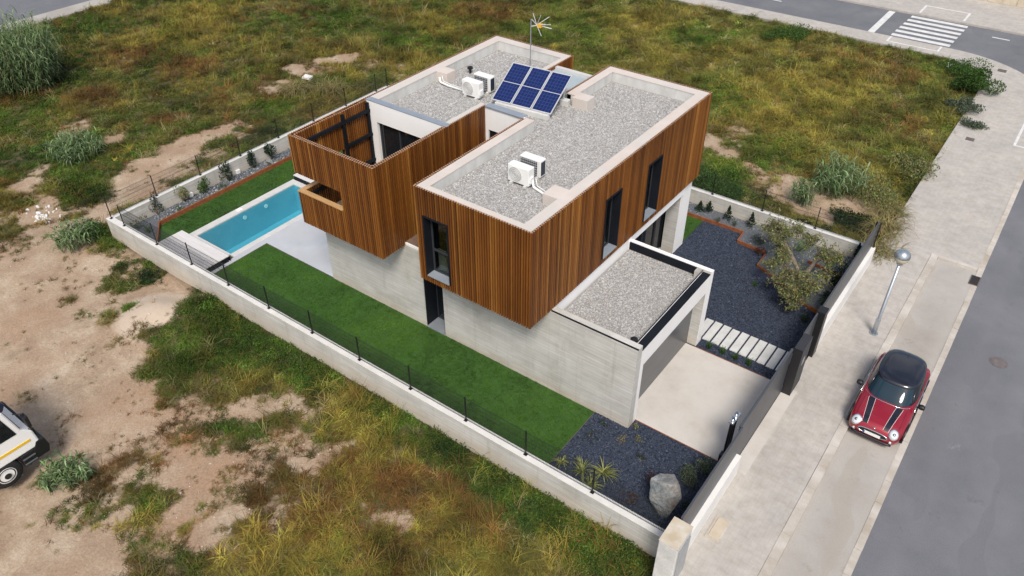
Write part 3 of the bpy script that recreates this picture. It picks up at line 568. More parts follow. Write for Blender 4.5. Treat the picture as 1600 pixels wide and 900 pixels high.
npz = [-20.5, -18.1, -15.7, -13.3, -10.9, -8.5, -6.08, -3.68, -1.28, 1.11]
fence('dark post fence on the stained wall behind the olive tree', npz, True, 14.12, list(zip(npz, npz[1:]+[3.3])))
# rusted steel bed edging, one bent strip to a bed
def strip(label, pts, h=.24):
    t = thing('bed_edging', label, 'edging', (pts[0][0], pts[0][1], 0))
    for (x0, y0), (x1, y1) in zip(pts, pts[1:]):
        L = math.hypot(x1-x0, y1-y0); ux, uy = (x1-x0)/L, (y1-y0)/L; nx_, ny_ = -uy*.03, ux*.03
        MB().prism([(x0-nx_, y0-ny_), (x1-nx_, y1-ny_), (x1+nx_, y1+ny_), (x0+nx_, y0+ny_)], -.05, h+rnd.uniform(-.003, .003)).build('strip', M['corten'], t)
strip('long rusty steel edging between the pool lawn and the shrub bed', [(-21.8, -3.3), (-21.8, -2.95), (-23.2, -1.9), (-23.2, 6.6)], .2)
strip('rusty steel edging of the narrow bed under the stained wall', [(-9, 13.08), (-4.4, 13.08), (-1.58, 13.12), (-1.52, 12.32), (-.20, 12.16)], .15)
strip('rusty steel edging of the bed around the olive tree foot', [(-.15, 12.1), (-.12, 11.15), (1.05, 10.62), (1.9, 10.1), (2.7, 9.62)], .11)
strip('short rusty steel edging behind the olive tree by the street wall', [(1.55, 12.5), (2.75, 12.3), (3.3, 12.15)], .26)
strip('short rusty steel edging at the foot of the street wall near the garden door', [(2.7, 9.62), (3.38, 9.55)], .2)
struct('west_bed', MB().prism([(-24.05, -3.33), (-21.85, -3.33), (-21.85, -2.98), (-23.24, -1.95), (-23.24, 9), (-24.05, 9)], -.04, .09), M['pgravel'])
struct('north_bed', MB().prism([(-12, 13.12), (-1.55, 13.15), (-1.49, 12.36), (-.1, 12.2), (-.09, 11.19), (1.05, 10.68), (1.92, 10.14), (2.72, 9.66), (3.4, 9.6), (3.4, 13.98), (-12, 13.98)], -.04, .13), M['pgravel'])
# ------------------------------------------------------------------ the house
HX = thing('house', 'modern two-storey house, wood-slatted upper blocks over pale concrete, gravel roofs', 'house', (-7, 5, 0))
ZB, ZT = 3.48, 7.09
RX0, RX1, RY0, RY1 = -7.78, -3.21, -1.15, 10.86
LX0, LX1 = -13.62, -9.52
S_WIN = (-7.42, -6.42, 3.78, 6.10); E_WIN = [(3.12, 4.10, 3.74, 6.08), (6.03, 7.02, 3.76, 6.08)]
# ground floor
wall_xz(MB(), -13.93, 0, -.1, 3.47, 0, .3, [(-8.80, -7.87, 0, 3.47)]).build('south_wall', M['board'], HX)
wall_yz(MB(), .301, 10.5, -.1, 3.46, -13.92, -13.62).build('west_wall', M['board'], HX)
MB().box(-13.61, 10.2, -.1, -4.4, 10.5, 3.46).build('north_wall', M['board'], HX)
MB().box(-13.6, .31, -.1, -.5, 10.19, -.02).build('floor', M['terrace'], HX)
# recessed door in the south wall
dr = MB().box(-8.80, .62, .03, -7.87, .68, 3.4).build('door', M['anthracite'], HX)
MB().box(-8.70, .60, .15, -8.32, .618, 3.3).build('pane', M['dglass'], dr); MB().box(-7.99, .56, 1.0, -7.95, .619, 1.35).build('handle', M['steel'], dr)
MB().box(-8.80, -.03, -.02, -7.87, .62, .03).build('door_sill', pm('grey_sill', (.18, .20, .225), (.23, .25, .275), 2, .5), HX)
MB().box(-8.798, .02, .031, -8.77, .62, 3.46).box(-7.90, .02, .031, -7.872, .62, 3.46).build('door_reveal', M['dflash'], HX)
# floor slab of the upper storey, with the white soffit showing
MB().box(LX0+.12, RY0+.12, 3.49, LX1-.12, 10.6, 3.58).box(LX1-.119, .0, 3.471, RX0+.119, 10.6, 3.56).box(RX0+.12, RY0+.12, 3.49, RX1-.12, 10.7, 3.58).build('floor_slab', M['plaster'], HX)
MB().box(LX1-.05, .06, 3.561, RX0+.05, 4.8, 3.60).build('well_gravel', pm('brown_gravel', (.12, .07, .05), (.22, .15, .11), 18, .95), HX)
# upper storey shells behind the slats
I = .08
shell = MB()
wall_xz(shell, RX0+I, RX1-I, ZB+.02, ZT-.06, RY0+I, RY0+.25, [S_WIN])
wall_yz(shell, RY0+.251, RY1-.251, ZB+.02, ZT-.06, RX1-.25, RX1-I, E_WIN)
wall_yz(shell, RY0+.251, RY1-.251, ZB+.02, ZT-.06, RX0+I, RX0+.25, [(4.85, 7.56, 6.39, ZT)])
wall_xz(shell, RX0+I, RX1-I, ZB+.02, ZT-.06, RY1-.25, RY1-I)
shell.build('east_block_shell', M['dark'], HX)
shell = MB()
NOTX, NOTY, NZ0, NZ1 = -11.31, 1.15, 4.84, 5.60          # corner opening of the terrace screen
wall_xz(shell, LX0+I, LX1-I, ZB+.02, ZT-.06, RY0+I, RY0+I+.03, [(LX0, NOTX, NZ0, NZ1)])
wall_yz(shell, RY0+I+.051, 2.6, ZB+.02, ZT-.06, LX0+I, LX0+I+.05, [(RY0, NOTY, NZ0, NZ1)])
wall_yz(shell, RY0+I+.051, 2.6, ZB+.02, ZT-.06, LX1-I-.05, LX1-I)
wall_yz(shell, 2.601, RY1-.251, ZB+.02, ZT-.06, LX0+I, LX0+.25)
wall_yz(shell, 2.601, RY1-.251, ZB+.02, ZT-.06, LX1-.25, LX1-I, [(4.9, 7.75, 6.39, ZT)])
wall_xz(shell, LX0+I, LX1-I, ZB+.02, ZT-.06, RY1-.25, RY1-I)
shell.build('west_block_shell', M['dark'], HX)
# slats: the 300 that show largest are parts, the rest one part
P = .098; SLW = .054; SLD = .07
sl_list = []
def run(face, a, b, c, z0=ZB, z1=ZT, cuts=(), pr=1.0):
    n = int(round((b-a)/P))
    for i in range(n):
        u = a+(i+.5)*(b-a)/n
        zz = [(z0, z1)]
        for (u0, u1, k0, k1) in cuts:
            if u0 < u < u1: zz = [(p0, p1) for s0, s1 in zz for p0, p1 in ((s0, min(s1, k0)), (max(s0, k1), s1)) if p1-p0 > .02]
        for p0, p1 in zz: sl_list.append((pr*(p1-p0), face, u, c, p0, p1))
run('S', RX0, RX1, RY0, cuts=[S_WIN]); run('E', RY0, RY1, RX1, cuts=[(y0, y1, a, b) for y0, y1, a, b in E_WIN])
run('S', LX0, LX1, RY0, cuts=[(LX0-1, NOTX, NZ0, NZ1)], pr=.98)
run('E', RY0, 4.78, LX1, pr=.9)
run('W', RY0+.06, RY1, LX0, cuts=[(RY0-1, NOTY, NZ0, NZ1)], pr=.3)
run('E', 7.6, RY1, LX1, pr=.32); run('W', RY0+.06, 4.78, RX0, pr=.3); run('W', 7.6, RY1, RX0, pr=.29)
run('N', LX0, LX1, RY1, pr=.2); run('N', RX0, RX1, RY1, pr=.2)
run('E', RY0+.16, 2.55, LX0+.19, z0=3.65, z1=ZT-.02, cuts=[(RY0-1, NOTY, NZ0, NZ1)], pr=.5)   # inner face of the terrace screen
run('W', RY0+.16, 2.55, LX1-.19, z0=3.65, z1=ZT-.02, pr=.2); run('N', LX0+.16, LX1-.16, RY0+.19, z0=3.65, z1=ZT-.02, cuts=[(LX0-1, NOTX, NZ0, NZ1)], pr=.2)
sl_list.sort(key=lambda s: -s[0])
def slat_box(mb, face, u, c, z0, z1):
    h = SLW/2
    if face == 'S': mb.box(u-h, c, z0, u+h, c+SLD, z1)
    if face == 'N': mb.box(u-h, c-SLD, z0, u+h, c, z1)
    if face == 'E': mb.box(c-SLD, u-h, z0, c, u+h, z1)
    if face == 'W': mb.box(c, u-h, z0, c+SLD, u+h, z1)
cache = {}
def slat_mesh(face, L):
    k = (face, round(L, 3))
    if k not in cache:
        me = MB(); slat_box(me, face, 0, 0, 0, L); me = me.mesh('slat', M['slat']); cache[k] = me
        me.materials.append(M['slatlit'])
        for p_ in me.polygons:
            if p_.normal.z > .9: p_.material_index = 1
        a_ = me.attributes.new('slat_rand', 'FLOAT', 'FACE'); a_.data.foreach_set('value', [0.0]*len(me.polygons))
    return cache[k]
for pr, face, u, c, z0, z1 in sl_list[:300]:
    dz = rnd.uniform(-.006, .006)
    piece('slat', slat_mesh(face, z1-z0), HX, (u, c, z0+dz) if face in 'SN' else (c, u, z0+dz))
mb = MB(); rv = []
for pr, face, u, c, z0, z1 in sl_list[300:]: slat_box(mb, face, u, c, z0, z1); rv += [rnd.random()]*6
me = bpy.data.meshes.new('slats'); me.from_pydata(mb.v, [], mb.f); me.materials.append(M['slat']); me.materials.append(M['slatlit'])
for p_ in me.polygons:
    if p_.normal.z > .9: p_.material_index = 1
a_ = me.attributes.new('slat_rand', 'FLOAT', 'FACE'); a_.data.foreach_set('value', rv)
tag(put(bpy.data.objects.new('slats', me), HX), kind='stuff')
# roofs
GZ = 6.66
MB().box(RX0+.44, RY0+.3, 6.4, RX1-.47, RY1-.5, GZ).build('east_roof_bed', M['gravelbase'], HX)
MB().box(LX0+.5, 2.62, 6.4, LX1-.08, RY1-.5, GZ).build('west_roof_bed', M['gravelbase'], HX)
MB().box(LX1-.079, 4.9, 6.4, RX0+.439, 7.55, GZ).build('middle_roof_bed', M['gravelbase'], HX)
def parapet(name, boxes):
    o = None
    mb = MB(); [mb.box(a, b, 6.4, c, d, ZT-.05) for a, b, c, d in boxes]; o = mb.build(name, M['inner'], HX)
    mb = MB(); [mb.box(a-.012, b-.012, ZT-.049, c+.012, d+.012, ZT-.012) for a, b, c, d in boxes]; mb.build('capping', M['cap'], o)
e = .10
parapet('east_parapet', [(RX0+e, RY0+e, RX1-e, RY0+.3), (RX1-.47, RY0+.325, RX1-e, RY1-.525), (RX0+e, RY1-.5, RX1-e, RY1-e), (RX0+e, RY0+.325, RX0+.44, 4.85), (RX0+e, 7.56, RX0+.44, RY1-.525)])
parapet('west_parapet', [(LX0+e, 2.62, LX0+.5, RY1-.525), (LX0+e, RY1-.5, LX1-e, RY1-e), (LX1-.28, 2.86, LX1-e, 4.9), (LX1-.28, 7.75, LX1-e, RY1-.525)])
MB().box(RX1-1.04, .9, GZ-.1, RX1-.471, 1.56, ZT-.02).build('roof_block', M['cap'], HX, bevel=.01)
MB().box(LX0+.501, 6.2, GZ-.1, LX0+1.05, 6.74, ZT-.01).build('roof_block', M['cap'], HX, bevel=.01)
MB().box(RX0+.441, 7.36, GZ-.1, RX0+1.1, 7.9, ZT-.02).build('roof_block', M['cap'], HX, bevel=.01)
MB().box(LX0+.10, 2.57, ZT-.03, LX1-.02, 2.84, ZT-.005).build('flashing', M['flash'], HX)
MB().box(LX1+.02, 4.74, ZT-.03, RX0-.02, 5.06, ZT+.005).build('flashing', M['flash'], HX)
mr = MB().box(LX1-.05, 7.62, 6.75, RX0+.05, 9.62, 6.95).build('metal_roof', M['membrane'], HX)
MB().box(LX1-.05, 9.45, 6.951, RX0+.05, 9.64, 7.04).box(LX1-.05, 7.60, 6.951, RX0+.05, 7.82, 7.03).build('capping', M['coping'], mr)
MB().box(LX1-.06, 4.9, 3.6, RX0+.06, 7.6, 6.39).build('stair_core', M['plaster'], HX)
# white walls facing the terrace and the light well
wall_xz(MB(), LX0+.11, LX1-.11, 3.6, ZT-.031, 2.58, 2.82, [(-13.05, -9.95, 3.6, 6.26)]).build('terrace_wall', M['plaster'], HX)
wall_xz(MB(), LX1-.02, RX0+.02, 3.6, ZT-.031, 4.8, 4.89, [(LX1+.12, RX0-.12, 3.6, 6.14)]).build('well_wall', M['plaster'], HX)
wn = MB().box(LX1+.13, 4.86, 3.62, RX0-.13, 4.885, 6.13).build('window', M['dglass'], HX)
wn = MB()
for a in (-13.05, -12.05, -11.0, -10.0): wn.box(a, 2.70, 3.6, a+.06, 2.78, 6.26)
wn.box(-12.99, 2.70, 6.2, -9.95, 2.779, 6.26); wn = wn.build('sliding_door', M['anthracite'], HX)
for a in (-12.98, -11.98, -10.93): MB().box(a, 2.735, 3.6, a+.92, 2.745, 6.19).build('pane', M['dglass'], wn)
MB().box(LX0+.11, RY0+.16, 3.581, LX1-.11, 2.57, 3.62).build('terrace_floor', M['tile'], HX)
for z in (6.62, 5.64, 4.55): MB().box(LX0+.20, RY0+.22 if z != 5.64 else NOTY, z, LX0+.30, 2.57, z+.11).build('screen_rail', M['dflash'], HX)
for y in (1.16, 2.44): MB().box(LX0+.205, y, 3.62, LX0+.295, y+.10, 7.0).build('screen_post', M['dflash'], HX)
MB().box(LX0-.01, RY0-.01, NZ0-.02, NOTX, RY0+.2, NZ0+.015).box(LX0-.01, RY0+.201, NZ0-.02, LX0+.2, NOTY, NZ0+.015).build('ledge', M['rim'], HX)
# windows with metal reveals
def window_s(x0, x1, z0, z1, y):
    f = MB().box(x0-.02, y-.035, z0-.02, x0+.03, y+.34, z1+.02).box(x1-.03, y-.035, z0-.02, x1+.02, y+.34, z1+.02).box(x0+.03, y-.035, z1-.03, x1-.03, y+.34, z1+.02).build('window', M['dflash'], HX)
    MB().box(x0+.03, y-.05, z0-.02, x1-.03, y+.28, z0+.02).build('sill', M['flash'], f)
    MB().box(x0+.031, y+.28, z0+.02, x0+.10, y+.33, z1-.03).box(x1-.10, y+.28, z0+.02, x1-.031, y+.33, z1-.03).box(x0+.1, y+.28, z0+.86, x1-.1, y+.33, z0+.95).box(x0+.1, y+.28, z0+.02, x1-.1, y+.33, z0+.09).build('frame', M['anthracite'], f)
    MB().box(x0+.1, y+.3, z0+.09, x1-.1, y+.306, z0+.86).build('pane', M['glass'], f); MB().box(x0+.1, y+.3, z0+.95, x1-.1, y+.306, z1-.03).build('pane', M['glass'], f)
window_s(*S_WIN, RY0)
MB().box(-7.3, -.70, 3.8, -6.95, -.66, 4.62).build('curtain', M['curtain'], HX); MB().box(-7.0, -.55, 3.6, -6.5, -.2, 4.3).build('cabinet', M['curtain'], HX)
for y0, y1, z0, z1 in E_WIN:
    x = RX1
    f = MB().box(x-.34, y0-.02, z0-.02, x+.035, y0+.03, z1+.02).box(x-.34, y1-.03, z0-.02, x+.035, y1+.02, z1+.02).box(x-.34, y0+.03, z1-.03, x+.035, y1-.03, z1+.02).build('window', M['dflash'], HX)
    MB().box(x-.28, y0+.03, z0-.02, x+.05, y1-.03, z0+.02).build('sill', M['flash'], f)
    MB().box(x-.33, y0+.031, z0+.02, x-.28, y0+.09, z1-.03).box(x-.33, y1-.09, z0+.02, x-.28, y1-.031, z1-.03).box(x-.33, y0+.09, z0+.02, x-.28, y1-.09, z0+.09).build('frame', M['anthracite'], f)
    MB().box(x-.306, y0+.09, z0+.09, x-.30, y1-.09, z1-.03).build('pane', M['glass'], f)
# garage
MB().box(-.3, .301, -.1, 0, .52, 3.25).build('garage_pier', M['plaster'], HX)
MB().box(-.55, 5.04, -.1, -.001, 5.46, 3.25).build('garage_pier', M['board'], HX)
MB().box(-.03, 5.041, 0, .004, 5.463, 3.249).build('pier_face', M['plaster'], HX)
MB().box(-.3, .521, 2.5, -.0, 5.039, 3.25).build('fascia', M['plaster'], HX)
MB().box(-3.3, 5.3, -.1, -.551, 5.46, 3.25).build('garage_north_wall', M['plaster'], HX)
MB().box(-3.25, .32, 2.6, -.31, 5.29, 2.92).build('garage_roof_bed', M['gravelbase'], HX)
MB().box(-3.25, 5.26, 2.9, -.1, 5.299, 3.235).build('parapet_lining', M['dflash'], HX)
MB().box(-.27, .3, 3.251, .012, 5.14, 3.275).box(-.34, .3, 2.9, -.302, 5.25, 3.25).build('flashing', M['dflash'], HX)
MB().box(-3.2, .0, 3.471, .008, .06, 3.49).build('flashing', M['dflash'], HX)
MB().box(-3.26, 5.30, 3.251, .006, 5.47, 3.262).build('capping', M['plaster'], HX)
MB().box(-.34, .04, 2.95, -.05, .28, 3.3).build('roof_outlet', M['inner'], HX)
gd = MB().box(-.40, .5, .02, -.39, 5.04, 2.5).build('garage_door', M['anthracite'], HX)
gp = MB().box(0, 0, 0, .03, 4.54, .612).mesh('panel', pm('door_panel', (.085, .09, .10), (.10, .105, .115), .5, .3))
for i in range(4): piece('panel', gp, gd, (-.392, .5, .025+.618*i))
# east side beyond the garage
MB().box(RX1-.35, .31, 2.7, RX1-.09, 5.465, 3.488).box(RX1-.35, 5.47, 3.06, RX1-.09, 9.86, 3.489).build('white_beam', M['plaster'], HX)
MB().box(-4.0, 9.88, -.05, -3.45, 10.8, 3.489).build('column', M['board'], HX); MB().box(-3.449, 9.875, -.05, -3.43, 10.8, 3.47).build('column_face', M['plaster'], HX)
MB().box(-4.14, 5.47, -.05, -4.10, 10.19, 3.46).build('glazed_wall', M['dglass'], HX)
for y in (5.5, 6.7, 7.9, 9.1, 10.1): MB().box(-4.10, y, 0, -4.04, y+.07, 3.4).build('mullion', M['anthracite'], HX)
struct('porch_floor', MB().box(-4.0, 5.47, -.05, -3.485, 9.86, .006), M['dgravel'])
# ------------------------------------------------------------------ things on the roofs
def ac(x, y, z, flip, label):
    t = thing('air_conditioner', label, 'air conditioner', (x, y, z), 'air conditioner units on the roofs')
    W, D, H = .82, .32, .60; z0 = .08
    MB().box(0, 0, z0, W, D, z0+H).build('casing', M['whitepaint'], t, bevel=.02, local=True)
    yf, s = (-.003, -1) if not flip else (D+.003, 1)
    cx = .30
    MB().lathe([(.0, 0), (.25, 0), (.25, s*.012), (.0, s*.012)], (cx, yf, z0+.30), 24, 'y').build('fan_guard', plain('guard_grey', (.45, .45, .44), .5), t, local=True)
    g = MB()
    for r_ in (.08, .14, .20, .26): g.tube([(cx+r_*math.cos(k*.2618), yf+s*.02, z0+.30+r_*math.sin(k*.2618)) for k in range(25)], .006, 4, False)
    g.build('guard_ring', M['whitepaint'], t, local=True)
    yb = D+.004 if not flip else -.004
    MB().box(.03, min(yb, yb-(s*.006)), z0+.04, W-.12, max(yb, yb-(s*.006)), z0+H-.05).build('coil', plain('coil_dark', (.02, .03, .05), .4), t, local=True)
    MB().box(W+.001, .03, z0+.05, W+.006, D-.05, z0+H-.06).build('coil', plain('coil_side', (.02, .03, .05), .4), t, local=True) if flip else MB().box(W+.001, .05, z0+.1, W+.05, D-.08, z0+.3).build('valve_cover', M['whitepaint'], t, local=True)
    gm = MB()
    for i in range(6): gm.box(.03, yb+(.004 if not flip else -.010), z0+.09+.085*i, W-.12, yb+(.010 if not flip else -.004), z0+.098+.085*i)
    for i in range(9): gm.box(.06+.08*i, yb+(.010 if not flip else -.016), z0+.04, .066+.08*i, yb+(.016 if not flip else -.010), z0+H-.05)
    gm.build('guard_grid', M['whitepaint'], t, local=True)
    for xx in (.1, .64): MB().box(xx, -.06, 0, xx+.1, D+.06, .079).build('foot', M['inner'], t, local=True)
    return t
ac(-5.93, 1.36, GZ+.02, False, 'air conditioner with fan towards the lawn, beside the roof block on the nearer roof')
ac(-5.95, 2.05, GZ+.02, True, 'air conditioner showing its dark coil, behind another on the nearer roof')
ac(-11.34, 5.66, GZ+.02, False, 'air conditioner with fan in front, left of the solar panels')
ac(-11.32, 6.36, GZ+.02, True, 'air conditioner showing its dark coil, between its twin and the solar panels')
def pipe(label, pts, x):
    t = thing('pipe_duct', label, 'duct', pts[0]); MB().tube(pts, .045, 8).build('duct', M['whitepaint'], t, True)
    MB().tube([(a+.1, b+.06, c+.05) for a, b, c in pts], .015, 6).build('cable', M['whitepaint'], t, True)
pipe('white pipe duct from the nearer roof units to the roof block', [(-5.1, 1.55, GZ+.3), (-5.0, 1.5, GZ+.07), (-4.5, 1.35, GZ+.07), (-4.27, 1.3, GZ+.07)], 0)
pipe('white pipe duct from the far roof units to the parapet block', [(-11.4, 5.9, GZ+.25), (-11.5, 5.95, GZ+.08), (-12.3, 5.95, GZ+.08), (-12.75, 6.0, GZ+.1), (-12.8, 6.0, GZ+.3)], 0)
t = thing('vent_cap', 'small black roof vent near the far air conditioners', 'vent', (-12.5, 7.6, GZ)); MB().lathe([(.05, 0), (.05, .2)], (-12.5, 7.6, GZ), 12).build('pipe', M['black'], t); MB().lathe([(.12, .2), (.12, .27), (.04, .31)], (-12.5, 7.6, GZ), 14).build('cowl', M['black'], t)
t = thing('vent_cap', 'small black vent on the near corner of the garage roof', 'vent', (-.42, .52, 2.95)); MB().lathe([(.07, 0), (.07, .3)], (-.42, .52, 2.95), 12).build('pipe', M['black'], t); MB().lathe([(.12, .3), (.12, .42), (.05, .44)], (-.42, .52, 2.95), 14).build('cowl', M['black'], t)
# solar array
def cells():
    m, t, b = nodes('solar_cells'); v = objpos(t)
    br = N(t, 'ShaderNodeTexBrick'); t.links.new(v, br.inputs['Vector']); br.offset = 0
    for k, q_ in (('Scale', 1), ('Mortar Size', .0055), ('Brick Width', .13), ('Row Height', .147), ('Mortar Smooth', .1), ('Bias', 0)): br.inputs[k].default_value = q_
    br.inputs['Color1'].default_value = (.008, .017, .085, 1); br.inputs['Color2'].default_value = (.011, .022, .105, 1); br.inputs['Mortar'].default_value = (.045, .075, .19, 1)
    t.links.new(br.outputs['Color'], b.inputs['Base Color']); b.inputs['Roughness'].default_value = .22; b.inputs['Specular IOR Level'].default_value = .35; return m
M['cells'] = cells(); M['alu'] = plain('aluminium', (.62, .63, .65), .4, .3)
T = thing('solar_array', 'tilted row of blue solar panels with bright frames on concrete ballast', 'solar panels', (-8.62, 5.80, GZ), None, R(5.5))
tl = R(29); ct, st_ = math.cos(tl), math.sin(tl); PW, PL = .835, 1.86
def tilt(mb, z0=.22):
    mb.v = [(x, y*ct-z*st_, z0+y*st_+z*ct) for x, y, z in mb.v]; return mb
for i in range(3):
    x0 = -1.285+i*(PW+.032)
    f = tilt(MB().box(x0, 0, 0, x0+PW, .035, .045).box(x0, PL-.035, 0, x0+PW, PL, .045).box(x0, .035, 0, x0+.03, PL-.035, .045).box(x0+PW-.03, .035, 0, x0+PW, PL-.035, .045).box(x0+.03, PL/2-.012, 0, x0+PW-.03, PL/2+.012, .044).box(x0+.03, .035, .0, x0+PW-.03, PL-.035, .01)).build('panel', M['alu'], T, local=True)
    for j in range(2):
        o = MB().box(0, 0, 0, PW-.06, PL/2-.047, .02)
        o = bpy.data.objects.new('cell_field', o.mesh('cell_field', M['cells'])); put(o, f, local=True)
        q0 = Vector((x0+.03, .035+j*(PL/2-.023), .012)); o.location = (q0.x, q0.y*ct-q0.z*st_, .22+q0.y*st_+q0.z*ct); o.rotation_euler.x = tl
MB().box(-1.1, -.10, 0, 1.2, .12, .21).build('ballast', M['inner'], T, local=True, bevel=.02)
for x in (-.9, 0, .95): MB().box(x, 1.30, 0, x+.35, 1.55, .25).build('ballast', M['inner'], T, local=True, bevel=.02)
for x in (-.8, .1, 1.05): MB().box(x, 1.38, .25, x+.05, 1.43, .93).build('strut', M['alu'], T, local=True)
# antenna
T = thing('antenna', 'roof aerial with fanned bright rods and a yellow core on a thin mast', 'antenna', (-10.89, 9.63, GZ))
MB().tube([(0, 0, 0), (0, 0, 2.0)], .022, 8).build('mast', M['steel'], T, local=True)
ax = Vector((.80, .35, .18)).normalized()
MB().tube([(0, 0, 1.72), tuple(Vector((0, 0, 1.72))+ax*.62)], .018, 6).build('boom', M['alu'], T, local=True)
MB().box(.24, .08, 1.70, .42, .26, 1.84).build('core', plain('yellow_plastic', (.75, .42, .05), .5), T, local=True)
side = ax.cross(Vector((0, 0, 1))).normalized(); up = side.cross(ax)
for k, (a_, b_, c_) in enumerate(((-.1, .62, .35), (.28, .55, .42), (.55, .30, .55), (.62, 0, .60), (.55, -.35, .55), (.15, -.55, .35), (-.2, .3, .7))):
    q0 = Vector((0, 0, 1.74))+ax*.25; q1 = q0+ax*a_+up*b_*.75+side*(.18 if k % 2 else -.12)
    MB().tube([tuple(q0), tuple(q1)], .013, 6).build('rod', M['alu'], T, local=True)
# street lamp
T = thing('street_lamp', 'slim grey street lamp with a mirrored globe on the pavement', 'street lamp', (5.11, 9.72, 0))
MB().lathe([(.09, 0), (.09, .7), (.06, .74), (.055, 3.3)], n=14).build('pole', M['steel'], T, True, local=True)
MB().lathe([(.16, 0), (.16, .02)], n=14).build('base_plate', M['steel'], T, local=True)
pr = [(.27*math.sin(R(a)), 3.56-.27*math.cos(R(a))) for a in range(8, 91, 10)]
MB().lathe(pr+[(.272, 3.56)], n=28).build('diffuser', pm('cream_diffuser', (.55, .50, .36), (.62, .57, .42), 3, .4), T, True, local=True)
pr = [(.275*math.cos(R(a)), 3.561+.275*math.sin(R(a))) for a in range(0, 90, 9)]+[(.01, 3.836)]
MB().lathe(pr, n=28).build('mirror_dome', plain('mirror_dome', (.48, .53, .56), .3, .8), T, True, local=True)
MB().lathe([(.10, 3.22), (.13, 3.31)], n=14).build('collar', M['steel'], T, local=True)
# pebbles on the roofs
def ico(seed):
    bm = bmesh.new(); bmesh.ops.create_icosphere(bm, subdivisions=1, radius=1)
    r_ = random.Random(seed)
    for v in bm.verts: v.co *= r_.uniform(.75, 1.15)
    for f in bm.faces: f.smooth = True
    me = bpy.data.meshes.new('pebble'); bm.to_mesh(me); bm.free(); me.materials.append(M['pebble']); return me
pb = [ico(1), ico(2)]
def pebbles(name, rects, dens, z, size, pal=None, parent=True):
    pts = []
    for a, b_, c, d_ in rects:
        n = int((c-a)*(d_-b_)*dens); pts.append(np.c_[rng.uniform(a, c, n), rng.uniform(b_, d_, n), np.full(n, z)])
    Pn = np.concatenate(pts); n = len(Pn); s = size*np.exp(rng.normal(0, .28, n))
    Pn[:, 2] += rng.uniform(-.3, .5, n)*size
    pal = np.array([(.34, .338, .332), (.42, .418, .412), (.52, .518, .51), (.37, .335, .30), (.25, .247, .243), (.46, .445, .425)] if pal is None else pal)
    tint = pal[rng.choice(6, n, p=[.25, .27, .2, .1, .1, .08])]*rng.uniform(.85, 1.12, (n, 1))
    scl = np.c_[s*rng.uniform(.9, 1.4, n), s, s*rng.uniform(.5, .8, n)]
    scatter(name, Pn, np.c_[rng.uniform(-.3, .3, (n, 2)), rng.uniform(0, 6.28, n)], scl, tint, rng.integers(0, 2, n), pb, M['pebble'], HX if parent else None)
pebbles('roof_gravel', [(RX0+.48, RY0+.34, RX1-.51, RY1-.55), (LX0+.54, 2.88, LX1-.3, RY1-.55), (LX1-.3, 4.95, RX0+.48, 7.5)], 1050, GZ, .0195)
pebbles('garage_gravel', [(-3.2, .34, -.4, 5.22)], 1050, 2.92, .0195)
dp = [(.020, .026, .042), (.035, .045, .068), (.055, .068, .098), (.070, .086, .125), (.018, .024, .038), (.085, .10, .14)]
pebbles('gravel_stones_south', [(LX+.03, -3.3, 3.4, .46)], 620, .004, .020, dp, False)
pebbles('gravel_stones_north', [(-3.46, 9.9, -.2, 13.0), (-3.46, 5.6, 3.35, 9.9), (.05, 5.02, 3.35, 5.6), (-.2, 9.9, 1.0, 10.6)], 620, .004, .020, dp, False)
for nm in ('gravel_stones_south', 'gravel_stones_north'): tag(bpy.data.objects[nm], 'dark blue-grey gravel stones in the ' + ('front bed' if 'south' in nm else 'courtyard by the olive tree'), 'gravel')
pebbles('bed_stones', [(-24.0, -1.8, -23.28, 8.5), (-11, 13.16, 3.35, 13.95), (-1.4, 12.4, 3.35, 13.1), (1.1, 10.7, 3.35, 12.4)], 300, .11, .026, [(.10, .115, .13), (.16, .175, .19), (.24, .25, .265), (.32, .33, .34), (.07, .08, .09), (.42, .43, .43)], False)
tag(bpy.data.objects['bed_stones'], 'grey stones mulching the planted beds along the walls', 'gravel')
# ------------------------------------------------------------------ the parked car (local: front towards -y, wheels at z 0)
CR = thing('parked_car', 'small red hatchback with black roof and two black bonnet stripes', 'car', (6.58, 4.22, -.124))
def carpaint(name, c):
    m, t, b = nodes(name); b.inputs['Base Color'].default_value = (*c, 1); b.inputs['Roughness'].default_value = .28
    b.inputs['Metallic'].default_value = .25; b.inputs['Coat Weight'].default_value = 1.0; b.inputs['Coat Roughness'].default_value = .04; return m
M['red'] = carpaint('red_car_paint', (.30, .008, .022)); M['navy'] = carpaint('black_roof_paint', (.010, .011, .020))
M['carglass'] = plain('car_glass', (.010, .013, .016), .03); M['rubber'] = plain('rubber', (.015, .015, .016), .85)
M['rim_'] = plain('alloy', (.45, .46, .47), .3, .8); M['lampglass'] = plain('headlamp', (.72, .76, .78), .08, .3)
TAB = np.array([  # s, half width, z floor, z shoulder, z top centre
 (0, .50, .30, .50, .55), (.03, .60, .24, .56, .62), (.08, .70, .21, .61, .68), (.18, .78, .20, .67, .76), (.4, .835, .20, .74, .84), (.75, .86, .20, .80, .90), (1.1, .865, .2, .85, .95),
 (1.5, .865, .2, .88, .97), (2.2, .87, .2, .90, .97), (3.0, .87, .2, .92, .97), (3.45, .86, .22, .92, .97), (3.65, .81, .26, .90, .95), (3.77, .72, .30, .82, .87), (3.82, .58, .36, .70, .72)])
def prof(s):
    return [np.interp(s, TAB[:, 0], TAB[:, k]) for k in range(1, 5)]
